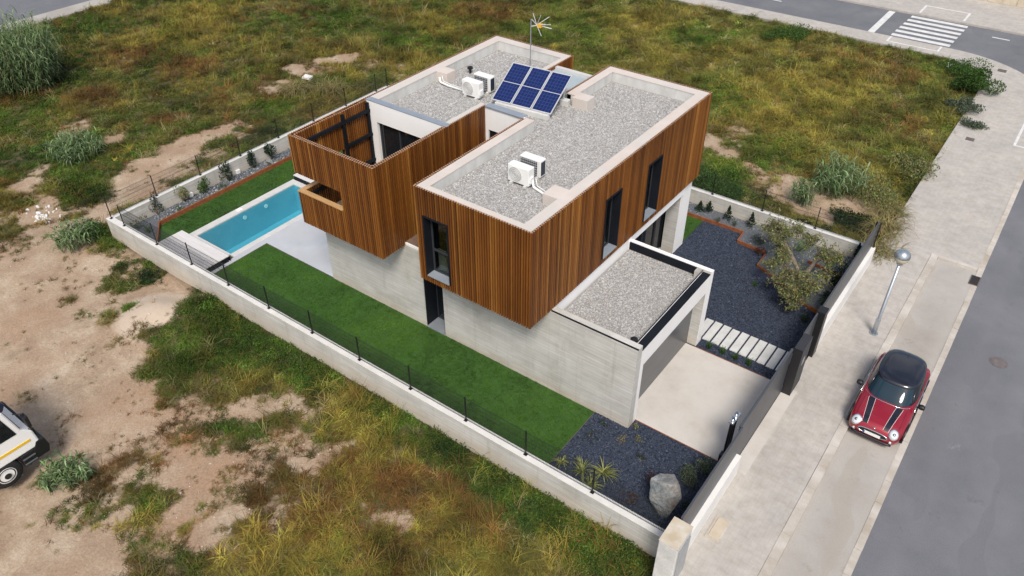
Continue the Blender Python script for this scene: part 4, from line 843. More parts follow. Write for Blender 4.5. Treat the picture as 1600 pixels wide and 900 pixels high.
def ring(s):
    w_, zb, zs, zt = prof(s)
    h = [(0, zb), (w_*.82, zb), (w_*.97, zb+.07), (w_, zb+.30*(zs-zb)), (w_*1.0, zb+.6*(zs-zb)), (w_*.975, zs-.06), (w_*.93, zs-.005), (w_*.82, zs+.42*(zt-zs)), (w_*.6, zs+.74*(zt-zs)), (w_*.3, zs+.94*(zt-zs)), (0, zt)]
    return h
def topz(x, s):
    h = ring(s)[5:]; h = sorted(h); return np.interp(abs(x), [q[0] for q in h], [q[1] for q in h])
mb = MB(); ss = sorted(set(list(TAB[:, 0])+list(np.linspace(.1, 3.7, 34)))); rows = []
for s in ss:
    h = ring(s); pts = [(x, s, z) for x, z in h]+[(-x, s, z) for x, z in h[-2:0:-1]]; rows.append(len(mb.v)); mb.v += pts; m_ = len(pts)
for a_, b_ in zip(rows, rows[1:]):
    for k in range(m_): mb.f.append((a_+k, a_+(k+1) % m_, b_+(k+1) % m_, b_+k))
mb.f.append(tuple(range(rows[0], rows[0]+m_))); mb.f.append(tuple(range(rows[-1], rows[-1]+m_)))
body = mb.build('body', M['red'], CR, True, local=True)
def sup(cs, hl, hw, z, n=40, e=3.2, front=1.0):
    o = []
    for k in range(n):
        t = 2*math.pi*k/n; c, s = math.cos(t), math.sin(t)
        x = hw*math.copysign(abs(c)**(2/e), c); y = hl*math.copysign(abs(s)**(2/e), s); o.append((x, cs+y, z))
    return o
def loft(levels, cap=True):
    mb = MB(); n = 40
    for l in levels: mb.v += sup(*l)
    for i in range(len(levels)-1):
        for k in range(n): mb.f.append((i*n+k, i*n+(k+1) % n, (i+1)*n+(k+1) % n, (i+1)*n+k))
    if cap: mb.f.append(tuple((len(levels)-1)*n+k for k in range(n)))
    return mb
GH = [(2.40, 1.30, .80, .90), (2.45, 1.18, .775, 1.02), (2.52, 1.05, .735, 1.18), (2.58, .95, .70, 1.30), (2.60, .90, .675, 1.355)]
loft(GH).build('glasshouse', M['carglass'], CR, True, local=True)
rf = loft([(2.595, .93, .692, 1.325), (2.605, .92, .685, 1.37), (2.61, .84, .62, 1.405), (2.62, .60, .44, 1.428), (2.62, .25, .2, 1.436)]).build('roof', M['navy'], CR, True, local=True)
MB().tube([(0, 3.2, 1.42), (0, 3.27, 1.52)], [.012, .004], 6).build('aerial', M['black'], rf, local=True)
def gh_pt(x, z):   # a point on the front glass
    cs, hl, hw = [np.interp(z, [g[3] for g in GH], [g[k] for g in GH]) for k in range(3)]
    return cs-hl*(max(0, 1-(abs(x)/hw)**3.2))**(1/3.2)
mb = MB(); nx_, nz_ = 16, 7
for j in range(nz_+1):
    z = .935+(1.315-.935)*j/nz_; hw = .70-.14*j/nz_
    for i in range(nx_+1):
        x = -hw+2*hw*i/nx_; mb.v.append((x, gh_pt(x, z)-.012, z+.004))
for j in range(nz_):
    for i in range(nx_): a_ = j*(nx_+1)+i; mb.f.append((a_, a_+1, a_+nx_+2, a_+nx_+1))
M['screen'] = plain('windscreen', (.012, .03, .045), .02); M['screen'].node_tree.nodes['Principled BSDF'].inputs['Specular IOR Level'].default_value = .5
mb.build('windscreen', M['screen'], CR, True, local=True)
for s_ in (-1, 1):
    MB().tube([(s_*.70, 1.52, .93), (s_*.66, 1.75, 1.13), (s_*.60, 1.98, 1.33)], .03, 6).build('pillar', M['navy'], CR, True, local=True)
    MB().tube([(s_*.85, 1.25, .895), (s_*.845, 2.2, .925), (s_*.83, 3.3, .94)], .012, 5).build('chrome_trim', M['chrome'], CR, True, local=True)
# chrome line below the windscreen
MB().tube([(x, gh_pt(x*.92, .92)-.05+.02*abs(x), topz(x, 1.2)+.008) for x in np.linspace(-.76, .76, 17)], .012, 5).build('cowl_trim', M['chrome'], CR, True, local=True)
def patch(xa, xb, sa, sb, off, mat, name, n=14):
    mb = MB()
    for i in range(n+1):
        s = sa+(sb-sa)*i/n; t = i/n
        for x in (xa[0]+(xa[1]-xa[0])*t, xb[0]+(xb[1]-xb[0])*t): mb.v.append((x, s, float(topz(x, s))+off))
    for i in range(n): mb.f.append((2*i, 2*i+1, 2*i+3, 2*i+2))
    return mb.build(name, mat, CR, True, local=True)
for s_ in (-1, 1):
    patch((s_*.25, s_*.34), (s_*.40, s_*.53), .10, 1.12, .0045, M['navy'], 'bonnet_stripe')
    for q in ((.240, .330), (.412, .542)): patch((s_*(q[0]-.0), s_*(q[1]-.0)), (s_*(q[0]+.008), s_*(q[1]+.008)), .10, 1.12, .0047, M['whitepaint'], 'pinstripe')
    c = Vector((s_*.585, .13, .645)); nrm = Vector((s_*.22, -.62, .72)).normalized(); q_ = nrm.to_track_quat('Z', 'Y')
    def disc(prof_, mat, nm):
        m_ = MB().lathe(prof_, n=24); m_.v = [tuple(c+q_ @ Vector((v[0]*.92, v[1]*1.1, v[2]))) for v in m_.v]; return m_.build(nm, mat, CR, True, local=True)
    hl = disc([(.165, -.06), (.17, .02), (.15, .035)], M['chrome'], 'headlight'); 
    m_ = MB().lathe([(.148, .02), (.13, .06), (.07, .078), (.005, .083)], n=24); m_.v = [tuple(c+q_ @ Vector((v[0]*.92, v[1]*1.1, v[2]))) for v in m_.v]; m_.build('lens', M['lampglass'], hl, True, local=True)
    m_ = MB().lathe([(.05, .082), (.04, .092), (.004, .094)], n=16); m_.v = [tuple(c+q_ @ Vector((v[0], v[1], v[2]))) for v in m_.v]; m_.build('projector', plain('projector', (.18, .2, .22), .1, .6), hl, True, local=True)
    MB().lathe([(.0, -.02), (.06, -.02), (.06, 0), (0, 0)], (s_*.56, .035, .36), 16, 'y').build('fog_light', M['lampglass'], CR, True, local=True)
    mr = loft([(0, .05, .05, 0), (0, .085, .10, .04), (0, .085, .10, .12), (0, .05, .06, .16)]); mr.v = [(v[0]+s_*.99, v[1]+1.5, v[2]+.92) for v in mr.v]; mr.build('mirror', M['black'], CR, True, local=True)
    MB().tube([(s_*.86, 1.5, .93), (s_*.93, 1.5, .97)], .03, 6).build('mirror_arm', M['black'], CR, True, local=True)
    MB().box(s_*.872-.012, 2.2, .78, s_*.872+.012, 2.38, .81).build('door_handle', M['chrome'], CR, local=True)
    for yy in (.72, 3.22):
        w_ = MB().lathe([(.20, -.1), (.30, -.1), (.315, -.06), (.315, .06), (.30, .1), (.20, .1)], (s_*.77, yy, .315), 24, 'x').build('wheel', M['rubber'], CR, True, local=True)
        MB().lathe([(.02, -.02), (.2, -.02), (.205, .02), (.02, .02)], (s_*.862, yy, .315), 20, 'x').build('rim', M['rim_'], w_, True, local=True)
        MB().tube([(s_*.862, yy+.37*math.cos(R(a)), .315+.37*math.sin(R(a))) for a in range(-10, 191, 20)], .035, 6).build('arch_trim', M['black'], CR, True, local=True)
for s_ in (-1, 1):
    MB().tube([(s_*.66, s, float(topz(.66, s))+.002) for s in np.linspace(.30, 1.12, 9)], .006, 4).build('bonnet_seam', M['black'], CR, local=True)
    MB().tube([(s_*.872, 1.42, .30), (s_*.876, 1.40, .60), (s_*.845, 1.42, .885)], .006, 4).build('door_seam', M['black'], CR, local=True)
    MB().tube([(s_*.877, 2.62, .34), (s_*.88, 2.66, .62), (s_*.85, 2.62, .90)], .006, 4).build('door_seam', M['black'], CR, local=True)
    MB().tube([(s_*.87, .95, .24), (s_*.885, 2.0, .22), (s_*.87, 3.0, .24)], .04, 6).build('sill_trim', M['black'], CR, True, local=True)
    MB().tube([(s_*.79, 2.35, .93), (s_*.73, 2.42, 1.14), (s_*.66, 2.45, 1.34)], .018, 5).build('door_pillar', M['navy'], CR, True, local=True)
def fronty(x, z): # front face of the nose
    return float(np.interp(abs(x), [0, .50, .60, .70, .78], [0, 0, .03, .08, .18]))+max(0, z-.52)*.35
def oval(hw, z0, z1, off, n=30):
    zc, hh = (z0+z1)/2, (z1-z0)/2; o = []
    for k in range(n):
        t = 2*math.pi*k/n; c, s = math.cos(t), math.sin(t); x = hw*math.copysign(abs(c)**.7, c); z = zc+hh*math.copysign(abs(s)**.8, s)
        o.append((x, fronty(x, z)-off, z))
    return o
o_ = oval(.46, .385, .575, .012); mb = MB(); mb.v = o_+[(0, -.02, .48)]; mb.f = [(k, (k+1) % 30, 30) for k in range(30)]
gr = mb.build('grille', M['black'], CR, True, local=True)
MB().tube(o_+[o_[0], o_[1]], .016, 6, False).build('grille_ring', M['chrome'], gr, True, local=True)
MB().box(-.26, -.045, .395, .26, -.03, .50).build('number_plate', M['whitepaint'], CR, local=True)
MB().box(-.26, -.047, .395, -.225, -.0455, .50).build('plate_band', plain('plate_blue', (.02, .06, .35), .5), CR, local=True)
MB().lathe([(.05, 0), (.045, .012), (.005, .014)], (0, .075, float(topz(0, .075))-.006), 14).build('badge', M['chrome'], CR, True, local=True)
MB().tube([(x, fronty(x, .3)-.02, .27) for x in np.linspace(-.62, .62, 13)], .05, 6).build('lower_lip', M['black'], CR, True, local=True)

# ------------------------------------------------------------------ the lorry at the left edge (cab front towards +y)
TK = thing('lorry', 'white lorry cab with a yellow stripe, cut by the left edge of the picture', 'lorry', (-15.25, -12.0, -.12))
M['lorry'] = plain('white_lorry_paint', (.86, .86, .85), .35); M['yellow'] = plain('yellow_stripe', (.80, .50, .02), .5)
hw = 1.08
def side_prism(poly, x0, x1):   # polygon in (y,z), swept along x
    n = len(poly); return MB().add([(x0, y, z) for y, z in poly]+[(x1, y, z) for y, z in poly], [tuple(range(n)), tuple(range(n, 2*n))]+[(i, (i+1) % n, n+(i+1) % n, n+i) for i in range(n)])
side_prism([(-1.75, .85), (-.12, .85), (.0, 1.0), (-.05, 1.50), (-.30, 1.74), (-.52, 2.68), (-1.75, 2.72)], -hw, hw).build('cab', M['lorry'], TK, bevel=.05, local=True)
side_prism([(-1.8, 2.69), (-.46, 2.66), (-.34, 2.86), (-.62, 3.30), (-1.1, 3.58), (-1.8, 3.62)], -hw+.02, hw-.02).build('roof_spoiler', plain('navy_panel', (.015, .02, .05), .4), TK, bevel=.03, local=True)
side_prism([(-.285, 1.76), (-.34, 1.76), (-.54, 2.64), (-.50, 2.64)], -hw+.07, hw-.07).build('windscreen', plain('tinted_screen', (.012, .02, .02), .12), TK, local=True)
for s_ in (-1, 1):
    dr = side_prism([(-1.55, 1.70), (-.46, 1.70), (-.66, 2.52), (-1.55, 2.54)], s_*hw-.015, s_*hw+.015).build('side_window', M['carglass'], TK, local=True)
    side_prism([(-1.72, 1.18), (-.22, 1.18), (-.22, 1.27), (-1.72, 1.27)], s_*hw-.01, s_*hw+.012).build('stripe', M['yellow'], TK, local=True)
    MB().tube([(s_*(hw-.02), -.30, 2.40), (s_*(hw+.22), -.12, 2.42), (s_*(hw+.22), -.10, 1.70), (s_*hw, -.12, 1.62)], .02, 6).build('mirror_arm', M['black'], TK, local=True)
    MB().box(s_*(hw+.22)-.13, -.17, 1.92, s_*(hw+.22)+.13, -.05, 2.36).build('mirror', M['black'], TK, bevel=.03, local=True)
    MB().box(s_*hw-.30, -.68, .38, s_*hw+.02, -.24, .84).build('step', M['black'], TK, bevel=.03, local=True)
    for z in (.36, .56): MB().box(s_*hw-.25, -.66, z+.1, s_*hw+.06, -.28, z+.13).build('tread', plain('step_grey', (.10, .11, .12), .5), TK, local=True)
    MB().lathe([(0, -.02), (.10, -.02), (.10, .02), (0, .02)], (s_*.72, .10, .78), 16, 'y').build('headlight', M['lampglass'], TK, local=True)
    for yy in (-1.2, -5.0):
        w_ = MB().lathe([(.26, -.15), (.44, -.15), (.48, -.1), (.48, .1), (.44, .15), (.26, .15)], (s_*.92, yy, .48), 28, 'x').build('wheel', M['rubber'], TK, True, local=True)
        rm = MB().lathe([(.10, .05), (.24, .0), (.27, .03), (.27, -.05), (.10, -.02)] if s_ > 0 else [(.10, -.05), (.24, 0), (.27, -.03), (.27, .05), (.10, .02)], (s_*1.06, yy, .48), 24, 'x').build('rim', M['whitepaint'], w_, True, local=True)
        MB().lathe([(0, -.06), (.10, -.06), (.10, .06), (0, .06)], (s_*1.07, yy, .48), 16, 'x').build('hub', M['rubber'], w_, local=True)
    MB().tube([(s_*.98, -1.2+.58*math.cos(R(a)), .48+.56*math.sin(R(a))) for a in range(-5, 186, 19)], .07, 6).build('mudguard', M['black'], TK, True, local=True)
side_prism([(-.6, .40), (.12, .40), (.20, .65), (.14, 1.02), (-.12, 1.06), (-.24, .84)], -hw-.01, hw+.01).build('bumper', M['black'], TK, bevel=.04, local=True)
MB().box(-hw+.12, -.02, 1.15, hw-.12, .03, 1.45).build('grille', M['black'], TK, local=True)
MB().box(-hw, -7.2, .85, hw, -1.9, 1.05).build('chassis', M['black'], TK, local=True)
MB().box(-hw-.04, -7.2, 1.06, hw+.04, -1.95, 2.7).build('box_body', M['lorry'], TK, bevel=.03, local=True)

# ------------------------------------------------------------------ foliage helpers
def leafmesh(name, V, F, tint, mat):
    me = bpy.data.meshes.new(name); me.vertices.add(len(V)); me.vertices.foreach_set('co', V.astype(np.float32).ravel())
    k = F.shape[1]; me.loops.add(F.size); me.loops.foreach_set('vertex_index', F.astype(np.int32).ravel())
    me.polygons.add(len(F)); me.polygons.foreach_set('loop_start', np.arange(0, F.size, k, dtype=np.int32)); me.polygons.foreach_set('loop_total', np.full(len(F), k, dtype=np.int32))
    if tint is not None:
        a = me.attributes.new('tint', 'FLOAT_COLOR', 'POINT'); a.data.foreach_set('color', np.c_[tint, np.ones(len(V))].astype(np.float32).ravel())
    me.update(); me.validate(); me.materials.append(mat); return me
def leaves(C, size, tint, up=.35, asp=.5):
    """one four-cornered leaf at each point of C"""
    n = len(C); d = rng.normal(0, 1, (n, 3)); d[:, 2] += up; d /= np.linalg.norm(d, axis=1)[:, None]
    e = np.cross(d, rng.normal(0, 1, (n, 3))); e /= np.linalg.norm(e, axis=1)[:, None]
    s = (size*rng.uniform(.6, 1.3, n))[:, None]
    V = np.stack([C-d*s*.5, C+e*s*asp*.5, C+d*s*.5, C-e*s*asp*.5], 1).reshape(-1, 3)
    return V, np.arange(4*n).reshape(n, 4), np.repeat(tint, 4, 0)
def tints(n, pal, jit=.22):
    pal = np.array(pal); return pal[rng.integers(0, len(pal), n)]*np.exp(rng.normal(0, jit, (n, 1)))
PAL = dict(dark=[(.018, .038, .012), (.028, .055, .016), (.012, .026, .010)], green=[(.045, .10, .018), (.065, .13, .024), (.034, .075, .016)], grey=[(.085, .115, .075), (.12, .15, .10), (.06, .085, .055)],
    olive=[(.13, .18, .05), (.20, .235, .07), (.26, .24, .085), (.10, .125, .05), (.23, .17, .09), (.17, .20, .10)], lime=[(.07, .16, .02), (.10, .20, .03)], rust=[(.14, .05, .025), (.09, .035, .02)],
    reed=[(.10, .165, .062), (.14, .215, .085), (.07, .12, .045), (.22, .28, .15)], yucca=[(.24, .26, .07), (.32, .33, .12), (.17, .20, .05)], straw=[(.30, .25, .11), (.20, .20, .07), (.24, .18, .08)], conif=[(.015, .034, .018), (.022, .048, .022)])
def shrub(name, label, x, y, z, r, h, pal, n=260, size=.075, cat='shrub', group=None, cone=False, lumps=5):
    t = thing(name, label, cat, (x, y, z), group)
    cs = [(rnd.gauss(0, .38)*r, rnd.gauss(0, .38)*r, rnd.uniform(.35, .85)*h, rnd.uniform(.35, .6)) for _ in range(lumps)]
    pts = []
    for cx, cy, cz, k in cs:
        m_ = n//lumps; q = rng.normal(0, 1, (m_, 3)); q /= np.linalg.norm(q, axis=1)[:, None]; q *= rng.uniform(.35, 1, (m_, 1))**.6
        pts.append(np.c_[cx+q[:, 0]*r*k, cy+q[:, 1]*r*k, np.abs(cz+q[:, 2]*h*.36*k/.5)])
    if cone:
        u = rng.uniform(0, 1, n)**.8; ang = rng.uniform(0, 6.28, n); rr = r*(1-u)*rng.uniform(.4, 1, n)*(.7+.3*np.sin(u*26)); pts = [np.c_[rr*np.cos(ang), rr*np.sin(ang), .06*h+u*h]]
    C = np.concatenate(pts)
    put(bpy.data.objects.new('foliage', leafmesh('foliage', *leaves(C, size, tints(len(C), PAL[pal])), M['leaf'])), t, local=True)
    mb = MB()
    for cx, cy, cz, k in ([(0, 0, .8*h, 0)] if cone else cs): mb.tube([(0, 0, -.03), (cx*.4, cy*.4, cz*.5), (cx, cy, cz)], [.022*h+.008, .012*h+.005, .004], 5)
    mb.build('stem', M['bark'], t, True, local=True); return t
def blades(n, L, w, lean, droop, pal, spread=.12, z0=0, seg=4, jit=.2):
    """arching strap leaves from one root"""
    ang = rng.uniform(0, 6.28, n); ln = L*rng.uniform(.55, 1.1, n); le = lean*rng.uniform(.15, 1.25, n)
    b0 = np.c_[rng.normal(0, spread, n), rng.normal(0, spread, n), np.full(n, z0)]; V = []; d = np.c_[np.cos(ang), np.sin(ang)]
    sd = np.c_[-d[:, 1], d[:, 0]]
    for k in range(seg+1):
        t = k/seg; a_ = le+droop*t*t*rng.uniform(.9, 1.1); hor = ln*t*np.sin(np.minimum(a_, 2.4)); ver = ln*t*np.cos(np.minimum(a_, 2.4))
        c = b0+np.c_[d*hor[:, None], ver]; ww = (w*(1-t**2.2)*(.55+.45*min(1, 3*t))*.5+.0015)
        V += [c+np.c_[sd*ww, np.zeros(n)], c-np.c_[sd*ww, np.zeros(n)]]
    V = np.stack(V, 1); m_ = V.shape[1]; base = (np.arange(n)*m_)[:, None]
    F = np.concatenate([base+np.array([[2*k, 2*k+1, 2*k+3, 2*k+2]]) for k in range(seg)])
    return V.reshape(-1, 3), F, np.repeat(tints(n, PAL[pal], jit), m_, 0)
def clump(name, label, x, y, z, n, L, w, lean, droop, pal, cat='plant', group=None, spread=.12, part='blades'):
    t = thing(name, label, cat, (x, y, z), group)
    put(bpy.data.objects.new(part, leafmesh(part, *blades(n, L, w, lean, droop, pal, spread), M['leaf'])), t, local=True); return t
def reeds(label, x, y, r, h, n, pal='reed', nl=9):
    """cane thicket: upright canes, each with strap leaves up its length"""
    t = thing('giant_reed', label, 'reeds', (x, y, float(ground_z(x, y))), 'clumps of giant reed in the weeds')
    Vs, Fs, Ts = [], [], []; off = 0; mb = MB()
    for i in range(n):
        a = rnd.uniform(0, 6.28); q = r*math.sqrt(rnd.random()); bx, by = q*math.cos(a), q*math.sin(a); hh = h*rnd.uniform(.65, 1.08)*(1-.25*(q/r)**2)
        lx, ly = bx*.22+rnd.gauss(0, .10*hh), by*.22+rnd.gauss(0, .10*hh)
        if i % 2 == 0: mb.tube([(bx, by, 0), (bx+lx*.4, by+ly*.4, hh*.55), (bx+lx, by+ly, hh)], [.014, .011, .005], 4)
        V, F, T_ = blades(nl, .62*min(1, h/2)+.12, .050, .75, 1.1, pal, .01, 0, 4, .25)
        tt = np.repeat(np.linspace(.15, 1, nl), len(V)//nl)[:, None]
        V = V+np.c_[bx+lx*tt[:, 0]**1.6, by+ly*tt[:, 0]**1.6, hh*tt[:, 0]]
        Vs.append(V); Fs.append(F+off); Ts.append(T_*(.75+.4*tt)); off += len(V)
    put(bpy.data.objects.new('leaf_blades', leafmesh('leaf_blades', np.concatenate(Vs), np.concatenate(Fs), np.concatenate(Ts), M['leaf'])), t, local=True)
    mb.build('canes', pm('cane', (.16, .17, .07), (.25, .24, .11), 3, .7), t, True, local=True)
# ------------------------------------------------------------------ planting in the plot
shrub('bed_shrub', 'grey-green shrub in the shady corner of the pool-side bed', -23.75, -2.75, .08, .42, .5, 'grey', 240)
shrub('bed_shrub', 'dense dark shrub, the biggest of the pool-side bed, at its near bend', -23.9, -1.5, .08, .38, .95, 'dark', 420)
shrub('bed_shrub', 'low bright green plant in the near corner of the pool-side bed', -22.9, -2.6, .08, .25, .3, 'green', 130)
for i, (y, h_, pal, lb) in enumerate(((-.1, .85, 'olive', 'first loose-leaved shrub past the bend of the pool-side bed, with pale leaves'), (1.07, .8, 'green', 'second loose shrub past the bend of the pool-side bed, broad and twiggy'), (2.43, .95, 'dark', 'slim dark upright shrub beside the white garden spotlight'), (3.95, .9, 'conif', 'thin dark upright shrub farther up the pool-side bed'), (5.1, .8, 'conif', 'last dark shrub of the pool-side bed by the wooden screen'))):
    shrub('bed_shrub', lb, -23.85, y, .08, .46 if i < 2 else .32, h_, pal, 420, .10)
for y, lb in ((-.62, 'low green cushion plant beside the rusty edging of the pool-side bed'), (1.75, 'low dark cushion plant spilling over the rusty pool-side edging'), (4.6, 'low grey cushion plant near the end of the pool-side bed')): shrub('cushion_plant', lb, -23.45, y, .08, .22, .22, 'green' if y < 4 else 'grey', 110, .06, 'plant')
for y, lb in ((.35, 'white square garden spotlight under the pool-side wall, nearer one'), (3.1, 'white square garden spotlight under the pool-side wall, farther one')):
    t = thing('garden_spotlight', lb, 'spotlight', (-23.95, y, .09)); MB().box(-24.02, y-.1, .14, -23.90, y+.1, .34).build('head', M['whitepaint'], t, bevel=.01); MB().box(-23.98, y-.02, .08, -23.94, y+.02, .14).build('stake', M['black'], t)
for i, (x, y, pal, h_, lb) in enumerate(((-3.95, 13.55, 'conif', .5, 'small dark conifer left of a twin in the bed under the stained wall'), (-3.55, 13.68, 'conif', .55, 'small dark conifer right of a twin in the bed under the stained wall'), (-2.58, 13.6, 'conif', .7, 'middle dark conifer of the bed under the stained wall'), (-1.5, 13.62, 'conif', .75, 'dark slim conifer left of the olive crown under the stained wall'), (3.1, 13.75, 'conif', .9, 'dark slim conifer in the far corner by the street wall'))):
    shrub('dwarf_conifer', lb, x, y, .12, .34, h_, pal, 420, .09, 'shrub', None, True)
for x, y, lb in ((-2.85, 13.22, 'grey-green cushion plant beside the rusty edging, left one of two'), (-2.1, 13.25, 'grey-green cushion plant beside the rusty edging, right one of two')): shrub('cushion_plant', lb, x, y, .12, .2, .25, 'grey', 120, .06, 'plant')
shrub('bed_shrub', 'bright green shrub behind the olive trunk', .95, 13.1, .12, .42, .5, 'lime', 420, .06)
shrub('bed_shrub', 'fresh green shrub behind the rusty edging by the street wall', 2.45, 12.75, .12, .5, .45, 'lime', 380, .06)
shrub('bed_shrub', 'dark shrub in the shade by the street wall beyond the olive tree', 3.0, 11.6, .02, .5, .5, 'dark', 380)
shrub('bed_shrub', 'very dark shrub below the street wall behind the garden door', 3.0, 10.6, .02, .42, .5, 'dark', 300)
shrub('bed_shrub', 'purple-leaved dark shrub close to the wall behind the olive tree', 1.15, 13.75, .12, .4, .6, 'dark', 260)
shrub('bed_shrub', 'grey-leaved shrub right of the olive trunk by the far wall', 1.9, 13.3, .12, .4, .45, 'grey', 260)
shrub('bed_shrub', 'rusty-leaved small shrub at the corner of the olive bed edging', -.35, 11.9, .02, .3, .5, 'rust', 160)
shrub('bed_shrub', 'broad dark green shrub filling the bed between olive tree and street wall', 2.85, 12.2, .12, .6, .55, 'dark', 620, .08)
shrub('bed_shrub', 'mid green shrub beside the street wall nearest the narrow black post', 3.05, 9.95, .12, .36, .4, 'green', 340, .07)
shrub('bed_shrub', 'dark green shrub left of the olive trunk, beside the light grey rock', .25, 12.55, .12, .4, .5, 'dark', 420, .075)
shrub('bed_shrub', 'bluish grey low shrub at the step of the rusty edging', -.85, 12.75, .12, .4, .3, 'grey', 380, .06)
shrub('bed_shrub', 'yellow-green low shrub in front of the stained wall by the olive crown', -.2, 13.3, .12, .38, .45, 'olive', 340, .065)
shrub('bed_shrub', 'small dark shrub standing alone in the dark gravel near the narrow black post', 2.7, 8.9, 0, .3, .3, 'dark', 240, .06)
shrub('bed_shrub', 'tiny green shrub growing through the dark gravel left of the olive crown', .25, 9.9, 0, .24, .15, 'green', 160, .05)
for i, x in enumerate((.45, .98, 1.48, 1.99)): clump('lavender_tuft', f'small green tuft in the dark strip beside the driveway, {["first", "second", "third", "fourth"][i]} from the garage', x, 5.22, .0, 60, .34, .014, .45, .2, 'green', 'plant', 'tufts beside the driveway', .03)
for x, y, s, lb in ((-.27, -2.42, 1.0, 'left one of the two larger spiky plants in the dark gravel'), (.30, -2.08, 1.1, 'right one of the two larger spiky plants in the dark gravel'), (.22, -2.72, .95, 'spiky plant nearest the wire fence in the dark gravel'), (-.98, -2.5, .7, 'small spiky plant at the lawn edge in the dark gravel')):
    clump('spiky_plant', lb, x, y, 0, int(46*s), .50*s, .032, 1.0, .55, 'yucca', 'plant', 'spiky plants in the dark gravel', .03)
shrub('bed_shrub', 'round grey-green shrub near the driveway, left of a pair by the boulder', 2.5, -.40, 0, .40, .62, 'grey', 900, .06)
shrub('bed_shrub', 'round grey-green shrub near the driveway, right of a pair by the boulder', 2.92, -.15, 0, .40, .62, 'grey', 900, .06)
shrub('bed_shrub', 'lower grey-green shrub between the boulder and the grey-green pair', 2.66, -.95, 0, .32, .5, 'grey', 600, .055)
shrub('bed_shrub', 'dark shrub in the shade between boulder and street wall', 2.98, -1.75, 0, .34, .4, 'dark', 240)
for x, y, pal, lb in ((.05, -.62, 'straw', 'small flowering plant with pale specks in the dark gravel by the garage'), (.51, -.31, 'olive', 'small yellowish plant near the garage corner in the dark gravel'), (-.75, -.35, 'dark', 'small dark plant at the foot of the concrete wall by the lawn edge'), (.18, .18, 'olive', 'tiny plant at the garage corner'), (-.84, -1.07, 'dark', 'small dark plant in the gravel beside the lawn edge'), (1.3, -2.95, 'rust', 'reddish small plant by the wire fence left of the boulder'), (.98, -.95, 'dark', 'dark low plant in the middle of the front gravel')):
    shrub('ground_plant', lb, x, y, 0, .2, .18, pal, 90, .05, 'plant')
shrub('bed_shrub', 'dark red low shrub trailing beside the boulder', 1.75, -1.35, 0, .42, .22, 'rust', 260, .05)
shrub('bed_shrub', 'brown and green shrub by the fence in front of the boulder', 1.55, -2.5, 0, .45, .4, 'rust', 240, .05)
def boulder(name, label, x, y, z, sx, sy, sz, seed, rz=0):
    bm = bmesh.new(); bmesh.ops.create_icosphere(bm, subdivisions=4, radius=1); r_ = random.Random(seed)
    pl = [(Vector((r_.gauss(0, 1), r_.gauss(0, 1), r_.gauss(0, 1))).normalized(), r_.uniform(.58, .9)) for _ in range(20)]
    from mathutils import noise as mn
    for v in bm.verts:
        for n_, d_ in pl:
            e_ = v.co.dot(n_)-d_
            if e_ > 0: v.co -= n_*e_*.97
        v.co *= 1+.07*mn.noise(v.co*2.3+Vector((seed, 0, 0)))+.03*mn.noise(v.co*6)
        v.co = Vector((v.co.x*sx, v.co.y*sy, v.co.z*sz))
    for f in bm.faces: f.smooth = True
    me = bpy.data.meshes.new(name); bm.to_mesh(me); bm.free(); me.materials.append(M['rock'])
    o = put(bpy.data.objects.new(name, me)); o.location = (x, y, z); o.rotation_euler.z = rz; return tag(o, label, 'rock')
boulder('boulder', 'tall grey boulder standing in the dark front gravel', 2.38, -2.10, .66, .56, .52, 1.02, 3, .3)
boulder('garden_rock', 'light grey rock beside the olive trunk in its bed', .72, 11.95, .25, .5, .42, .42, 8)
boulder('garden_rock', 'small grey rock at the end of the pool-side bed', -23.6, 4.75, .14, .25, .22, .2, 5)
for x, y, r_, lb in ((2.35, 11.0, .22, 'pale rounded stone right of the olive trunk, nearest the crown'), (2.72, 10.75, .17, 'smaller pale stone close to the street wall beside the olive crown'), (2.5, 11.5, .2, 'pale stone under the short rusty edging by the street wall')): boulder('garden_rock', lb, x, y, .2, r_*1.2, r_, r_*.8, int(x*100))
# the olive tree: bent trunk, four limbs, open crown of small leaves
OT = thing('olive_tree', 'gnarled olive tree with a sparse yellow-green crown in the corner bed', 'tree', (1.85, 10.85, .12))
limbs = [[(0, 0, -.15), (-.22, .10, .45), (-.75, .38, .95), (-1.3, .70, 1.3), (-1.7, 1.0, 1.6)], [(0, 0, -.15), (.08, .15, .6), (.25, .35, 1.1), (.6, .42, 1.4), (1.0, .42, 1.5)], [(-.22, .10, .45), (-.12, -.5, .85), (.05, -1.1, 1.1), (.2, -1.7, 1.0)],
         [(-.75, .38, .95), (-.85, -.2, 1.15), (-1.15, -.8, 1.05)], [(-.12, -.5, .85), (-.4, -.9, 1.15), (-.3, -1.4, 1.2)], [(.25, .35, 1.1), (.1, .8, 1.4), (-.3, .75, 1.65)], [(.05, -1.1, 1.1), (.5, -1.1, 1.25), (.65, -1.3, 1.15)]]
mb = MB()
for k, l in enumerate(limbs):
    r0 = .115 if k < 2 else .055; mb.tube(l, [r0*(1-.72*i/(len(l)-1)) for i in range(len(l))], 8)
mb.build('trunk', M['bark'], OT, True, local=True)
